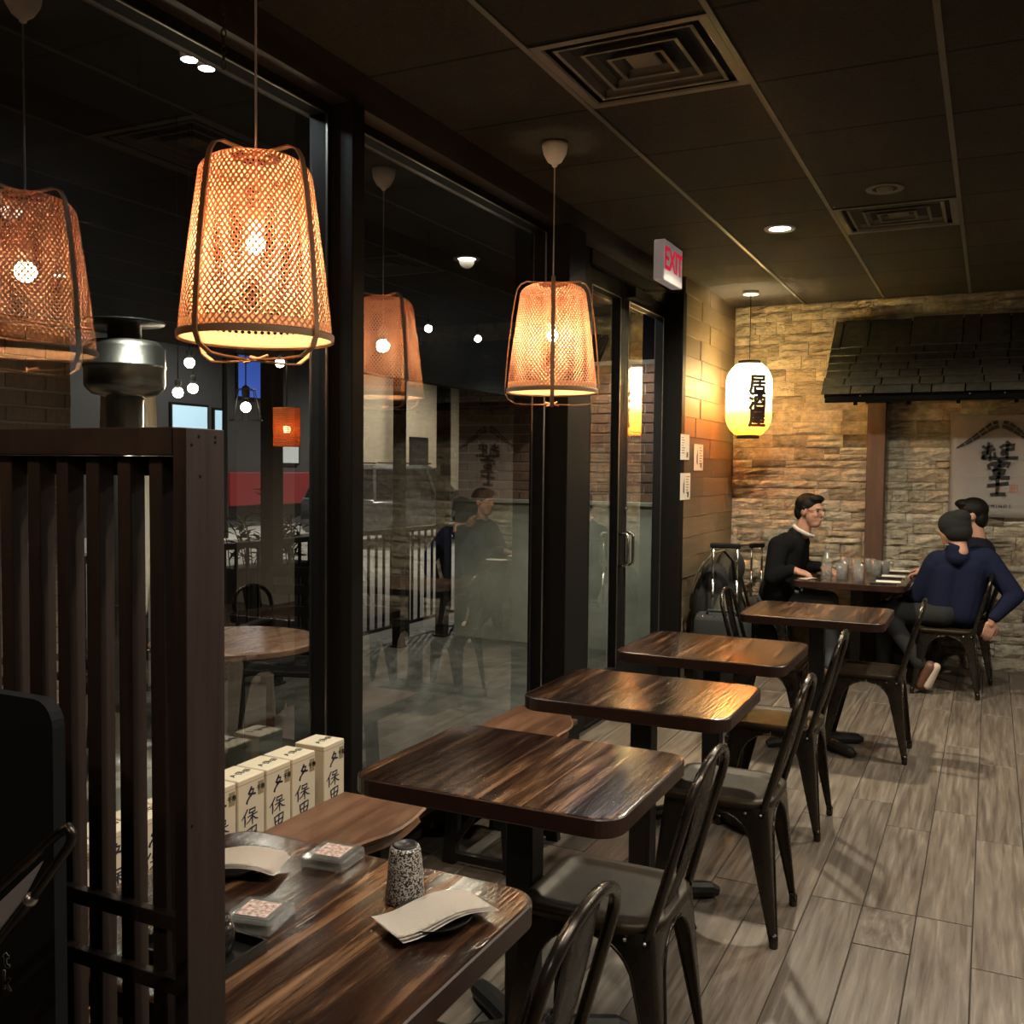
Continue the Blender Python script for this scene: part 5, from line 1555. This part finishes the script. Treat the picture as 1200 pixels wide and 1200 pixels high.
# planter with a leafy shrub outside the railing
t = thing('planter', 'dark planter with a leafy green shrub on the patio rail', 'planter', (-4.86, 5.73, -.16))
bm = NB(); box(bm, -.13, .13, -.42, .42, 0, .93, .01); obj('trough', bm, M['black_frame'], t)
bm = NB(); rl = random.Random(9)
stb = NB()
for k in range(22):
    y = rl.uniform(-.36, .38); hgt = rl.uniform(.18, .36) if abs(y - .05) > .14 else rl.uniform(.40, .66)
    a = rl.uniform(0, 6.3); tip = Vector((math.cos(a) * .07, y + math.sin(a) * .07, .95 + hgt)); base = Vector((0, y, .92))
    tube(stb, [base, base.lerp(tip, .5) + Vector((.01, .01, 0)), tip], .004, 5)
    for j in range(13):
        u_ = .15 + .85 * j / 12; c = base.lerp(tip, u_); b = rl.uniform(0, 6.3); el = rl.uniform(.1, .9)
        d = Vector((math.cos(b) * math.cos(el), math.sin(b) * math.cos(el), math.sin(el))); ln_ = rl.uniform(.09, .16)
        sd = d.cross(Vector((0, 0, 1))).normalized() * ln_ * .13
        q = [c, c + d * ln_ * .5 + sd, c + d * ln_ - Vector((0, 0, ln_ * .15)), c + d * ln_ * .5 - sd]
        bm.faces.new([bm.verts.new(p) for p in q])
o = obj('foliage', bm, M['leaf'], t); o['kind'] = 'stuff'
obj('stems', stb, mat('stem', (.10, .08, .05), .8), t)

# spotlights under the overhang
def patio_spot(y, lab, x=-2.45):
    t = thing('patio_spotlight', lab, 'spotlight', (x, y, 2.905), 0, 'cool white spotlights under the overhang')
    bm = NB(); lathe(bm, [(.026, -.05), (.03, -.045), (.03, .02), (.012, .025)], 20, cap0=False); obj('can', bm, M['white_trim'], t, True)
    bm = NB(); lathe(bm, [(.026, -.048), (.012, -.040)], 20, cap0=False); obj('lens', bm, emit('cool_lens', (.88, .96, 1.0), 260), t)
    lamp('spot_beam', 'SPOT', (0, 0, -.056), W_PATIO, (.96, 1.0, .88), t, .025, (0, math.radians(10), 0), 1.45, .5)
patio_spot(2.52, 'cool white spotlight outside above the first window, left of the pair'); patio_spot(2.60, 'cool white spotlight outside above the first window, right of the pair')
patio_spot(6.32, 'cool white spotlight outside above the door, left of the pair'); patio_spot(6.46, 'cool white spotlight outside above the door, right of the pair'); patio_spot(7.27, 'cool white spotlight outside nearest the boarded wall')

# string bulbs
def string_bulb(x, y, z, lab, e=30):
    t = thing('string_bulb', lab, 'light bulb', (x, y, z), 0, 'warm bulbs strung over the patio')
    bm = NB(); bmesh.ops.create_uvsphere(bm, u_segments=12, v_segments=8, radius=.022); obj('bulb', bm, emit('string_bulb_glow', (1, .84, .60), e), t, True)
    bm = NB(); lathe(bm, [(.012, .018), (.014, .05), (.006, .055)], 12); tube(bm, [(0, 0, .05), (0, 0, 2.93 - z)], .002, 5); obj('socket', bm, M['black_matte'], t, True)
for b in ((-3.05, 3.131, 1.932, 'warm string bulb right of the patio heater, highest of three'), (-3.05, 3.065, 1.802, 'warm string bulb right of the patio heater, lowest left of three'), (-3.05, 3.150, 1.826, 'warm string bulb right of the patio heater, lowest right of three'), (-3.05, 3.716, 1.991, 'warm string bulb below the nearest bamboo lamp'), (-3.05, 3.977, 1.933, 'warm string bulb beside the dark window post'), (-3.05, 5.079, 2.332, 'warm string bulb left of the farther bamboo lamp'), (-3.05, 5.708, 2.349, 'warm string bulb behind the farther bamboo lamp')):
    string_bulb(*b)
t = thing('cage_lamp', 'small wire cage lamp hanging outside the first window', 'lamp', (-3.05, 3.478, 1.706))
bm = NB(); lo_ = [(.075 * math.cos(k * PI / 6), .075 * math.sin(k * PI / 6), 0) for k in range(12)]; hi_ = [(.042 * math.cos(k * PI / 6), .042 * math.sin(k * PI / 6), .14) for k in range(12)]
tube(bm, lo_, .0022, 5, closed=True); tube(bm, hi_, .0022, 5, closed=True)
for k in range(0, 12, 2): tube(bm, [lo_[k], hi_[k]], .002, 5)
obj('wire_cage', bm, M['iron'], t)
bm = NB(); bmesh.ops.create_uvsphere(bm, u_segments=12, v_segments=8, radius=.024, matrix=Matrix.Translation((0, 0, .06))); obj('bulb', bm, emit('cage_bulb', (1, .88, .7), 12), t, True)
bm = NB(); lathe(bm, [(.018, .10), (.018, .15), (.006, .16)], 12); tube(bm, [(0, 0, .15), (0, 0, 1.22)], .003, 5); obj('socket', bm, M['black_matte'], t, True)
t = thing('wicker_lamp', 'small orange wicker lamp glowing outside near the dark window post', 'lamp', (-3.05, 3.766, 1.598))
bm = NB()
for k in range(22):
    z0 = k * .0085; tube(bm, [(.062 * math.cos(a * PI / 10), .062 * math.sin(a * PI / 10), z0) for a in range(20)], .0036, 4, closed=True)
for k in range(16): tube(bm, [(.062 * math.cos(k * PI / 8), .062 * math.sin(k * PI / 8), 0), (.062 * math.cos(k * PI / 8), .062 * math.sin(k * PI / 8), .182)], .003, 4)
o = obj('wicker_shade', bm, translucent('orange_wicker', (.70, .34, .12), (.66, .27, .07), .55), t); o['kind'] = 'stuff'
bm = NB(); bmesh.ops.create_uvsphere(bm, u_segments=10, v_segments=8, radius=.020, matrix=Matrix.Translation((0, 0, .08))); obj('bulb', bm, emit('wicker_bulb', (1, .55, .2), 12), t, True)
lamp('wicker_glow', 'POINT', (0, 0, .08), 1.2, (1, .5, .18), t, .024)
bm = NB(); tube(bm, [(0, 0, .10), (0, 0, 1.36)], .003, 5); obj('cord', bm, M['black_matte'], t)

# ================================================================== STREET
t = thing('parked_car', 'grey sport utility car parked beyond the patio railing', 'car', (-12.0, 18.70, -.16), 0)
L_ = 2.35
side = [(-L_, .45), (-L_ + .02, .95), (-L_ + .10, 1.05), (1.15, 1.02), (2.05, .90), (L_ - .02, .72), (L_, .40), (L_ - .1, .28), (-L_ + .1, .28)]
def extr(bm, pts, x0, x1, inset=0.0):
    A = [bm.verts.new((x0, y, z)) for y, z in pts]; B = [bm.verts.new((x1, y, z)) for y, z in pts]
    n = len(pts)
    for k in range(n): bm.faces.new((A[k], A[(k + 1) % n], B[(k + 1) % n], B[k]))
    bm.faces.new(A); bm.faces.new(list(reversed(B)))
bm = NB(); extr(bm, side, -.92, .92); bmesh.ops.bevel(bm, geom=list(bm.edges), offset=.05, segments=2, affect='EDGES'); obj('body', bm, M['car_paint'], t, True)
def trap(bm, y0, y1, z0, y2, y3, z1, hw0, hw1):
    lo = [(-hw0, y0, z0), (hw0, y0, z0), (hw0, y1, z0), (-hw0, y1, z0)]; hi = [(-hw1, y2, z1), (hw1, y2, z1), (hw1, y3, z1), (-hw1, y3, z1)]
    loft(bm, [[Vector(p) for p in lo], [Vector(p) for p in hi]])
bm = NB(); trap(bm, -2.25, 1.25, 1.0, -2.0, .45, 1.64, .86, .70); obj('windows', bm, M['car_glass'], t)
bm = NB(); trap(bm, -2.03, .50, 1.62, -1.9, .30, 1.71, .715, .62); obj('roof', bm, M['car_paint'], t)
bm = NB()
for s in (-1, 1):
    for a, b in (((.86, 1.25, 1.0), (.70, .45, 1.64)), ((.86, .25, 1.0), (.71, .05, 1.64)), ((.86, -.85, 1.0), (.71, -.85, 1.64)), ((.86, -2.2, 1.0), (.70, -1.98, 1.64))): bar(bm, (s * a[0], a[1], a[2]), (s * b[0], b[1], b[2]), .06)
    bar(bm, (s * .73, -1.9, 1.75), (s * .73, .2, 1.75), .03)
obj('pillars', bm, M['car_paint'], t)
bm = NB()
for s in (-1, 1): bar(bm, (s * .885, -2.2, 1.03), (s * .885, 1.2, 1.03), .025)
obj('belt_trim', bm, M['chrome'], t)
for s in (-1, 1):
    for y in (-1.42, 1.42):
        w = None
        bm = NB(); lathe(bm, [(.20, -.11), (.35, -.11), (.37, -.06), (.37, .06), (.35, .11), (.20, .11)], 28); wob = obj('tyre', bm, M['rubber'], t, True, loc=(s * .84, y, .37), rot=(0, PI / 2, 0))
        bm = NB(); lathe(bm, [(.21, -.02), (.21, .02)], 20)
        for k in range(5): bar(bm, (0, 0, .03), (.2 * math.cos(k * 1.2566), .2 * math.sin(k * 1.2566), .03), .05, .02)
        obj('rim', bm, M['chrome'], wob, loc=(0, 0, .095 * s))
    bm = NB(); box(bm, s * .65 - .18, s * .65 + .18, 2.26, 2.345, .72, .84, .02); obj('headlight', bm, M['white_trim'], t)
    bm = NB(); box(bm, s * .97 - .10, s * .97 + .10, .95, 1.10, 1.02, 1.16, .03); obj('mirror', bm, M['car_paint'], t)

def building(name, lab, x, y0, y1, h, m, wins, rec=.06):
    t = thing(name, lab, 'building', (x, (y0 + y1) / 2, -.16))
    bm = NB(); box(bm, -6, 0, -(y1 - y0) / 2, (y1 - y0) / 2, 0, h); obj('wall', bm, m, t)
    bm = NB(); box(bm, -6, .15, -(y1 - y0) / 2, (y1 - y0) / 2, h, h + .25); obj('parapet', bm, M['facade_dark'], t)
    for (wy, wz, ww, wh, gm) in wins:
        bm = NB(); box(bm, -.01, .06, wy - ww / 2 - .06, wy + ww / 2 + .06, wz - .06, wz + wh + .06); f_ = obj('window', bm, M['black_frame'], t)
        bm = NB(); box(bm, .05, .075, wy - ww / 2, wy + ww / 2, wz, wz + wh); obj('pane', bm, gm, f_)
    return t
lit_blue = emit('lit_blue_window', (.45, .68, .85), .35); lit_grey = emit('lit_grey_window', (.6, .66, .68), .10); lit_deep = emit('lit_blue_sign', (.05, .12, .55), .35)
building('beige_building', 'large beige lit building across the street behind the grey car', -17, 24.4, 42, 7.0, M['facade'], [(-5.5, .9, 1.0, 1.7, M['car_glass']), (-1.0, .9, 2.0, 2.0, M['car_glass'])])
t = building('dark_shopfront', 'dark shopfront across the street with a red band', -17, 4, 24.3, 6.0, M['facade_dark'], [(3.25, 2.5, 1.1, .55, lit_blue), (4.25, 2.5, .35, .5, lit_blue), (6.75, 1.75, 1.0, .6, lit_grey), (5.45, 3.4, 1.1, 1.5, lit_deep)])
bm = NB(); box(bm, .02, .25, 4.4, 9.0, .66, 1.50, .02); obj('red_band', bm, M['red_paint'], t)
bm = NB(); box(bm, .0, .27, 6.1, 6.3, .66, 1.50); obj('white_band_post', bm, M['white_trim'], t)
bm = NB(); box(bm, -16.98, -14.2, 2, 42, -.17, -.04, .01); struct('floor_pavement', bm, mat('pale_pavement', (.34, .33, .31), .85, var=.1, vscale=1.5))
def street_fill_lamp(x, y, h, lab, w):  # pole lamps added to brighten the street, car and facades
    t = thing('street_fill_lamp', lab, 'street lamp', (x, y, -.16), 0, 'added street fill lamps')
    bm = NB(); tube(bm, [(0, 0, 0), (0, 0, h), (.25, 0, h + .2), (.7, 0, h + .25)], [.07, .045, .04, .035], 10); obj('pole', bm, M['iron'], t, True)
    bm = NB(); box(bm, .6, 1.1, -.12, .12, h + .20, h + .29, .02); obj('head', bm, M['iron'], t)
    bm = NB(); box(bm, .65, 1.05, -.09, .09, h + .19, h + .20); obj('lens', bm, emit('street_fill_lens', (1, .93, .8), 20), t)
    lamp('street_fill_beam', 'SPOT', (.85, 0, h + .16), w, (1, .92, .78), t, .12, (0, 0, 0), 2.7, .5)
street_fill_lamp(-14.6, 16.0, 5.5, 'added fill lamp across from the dark shopfront', W_STREET)
street_fill_lamp(-8.6, 15.0, 5.0, 'added fill lamp on the near side of the grey car', W_STREET * .8)
street_fill_lamp(-14.4, 26.0, 5.5, 'added fill lamp in front of the beige building', W_STREET * 1.8)
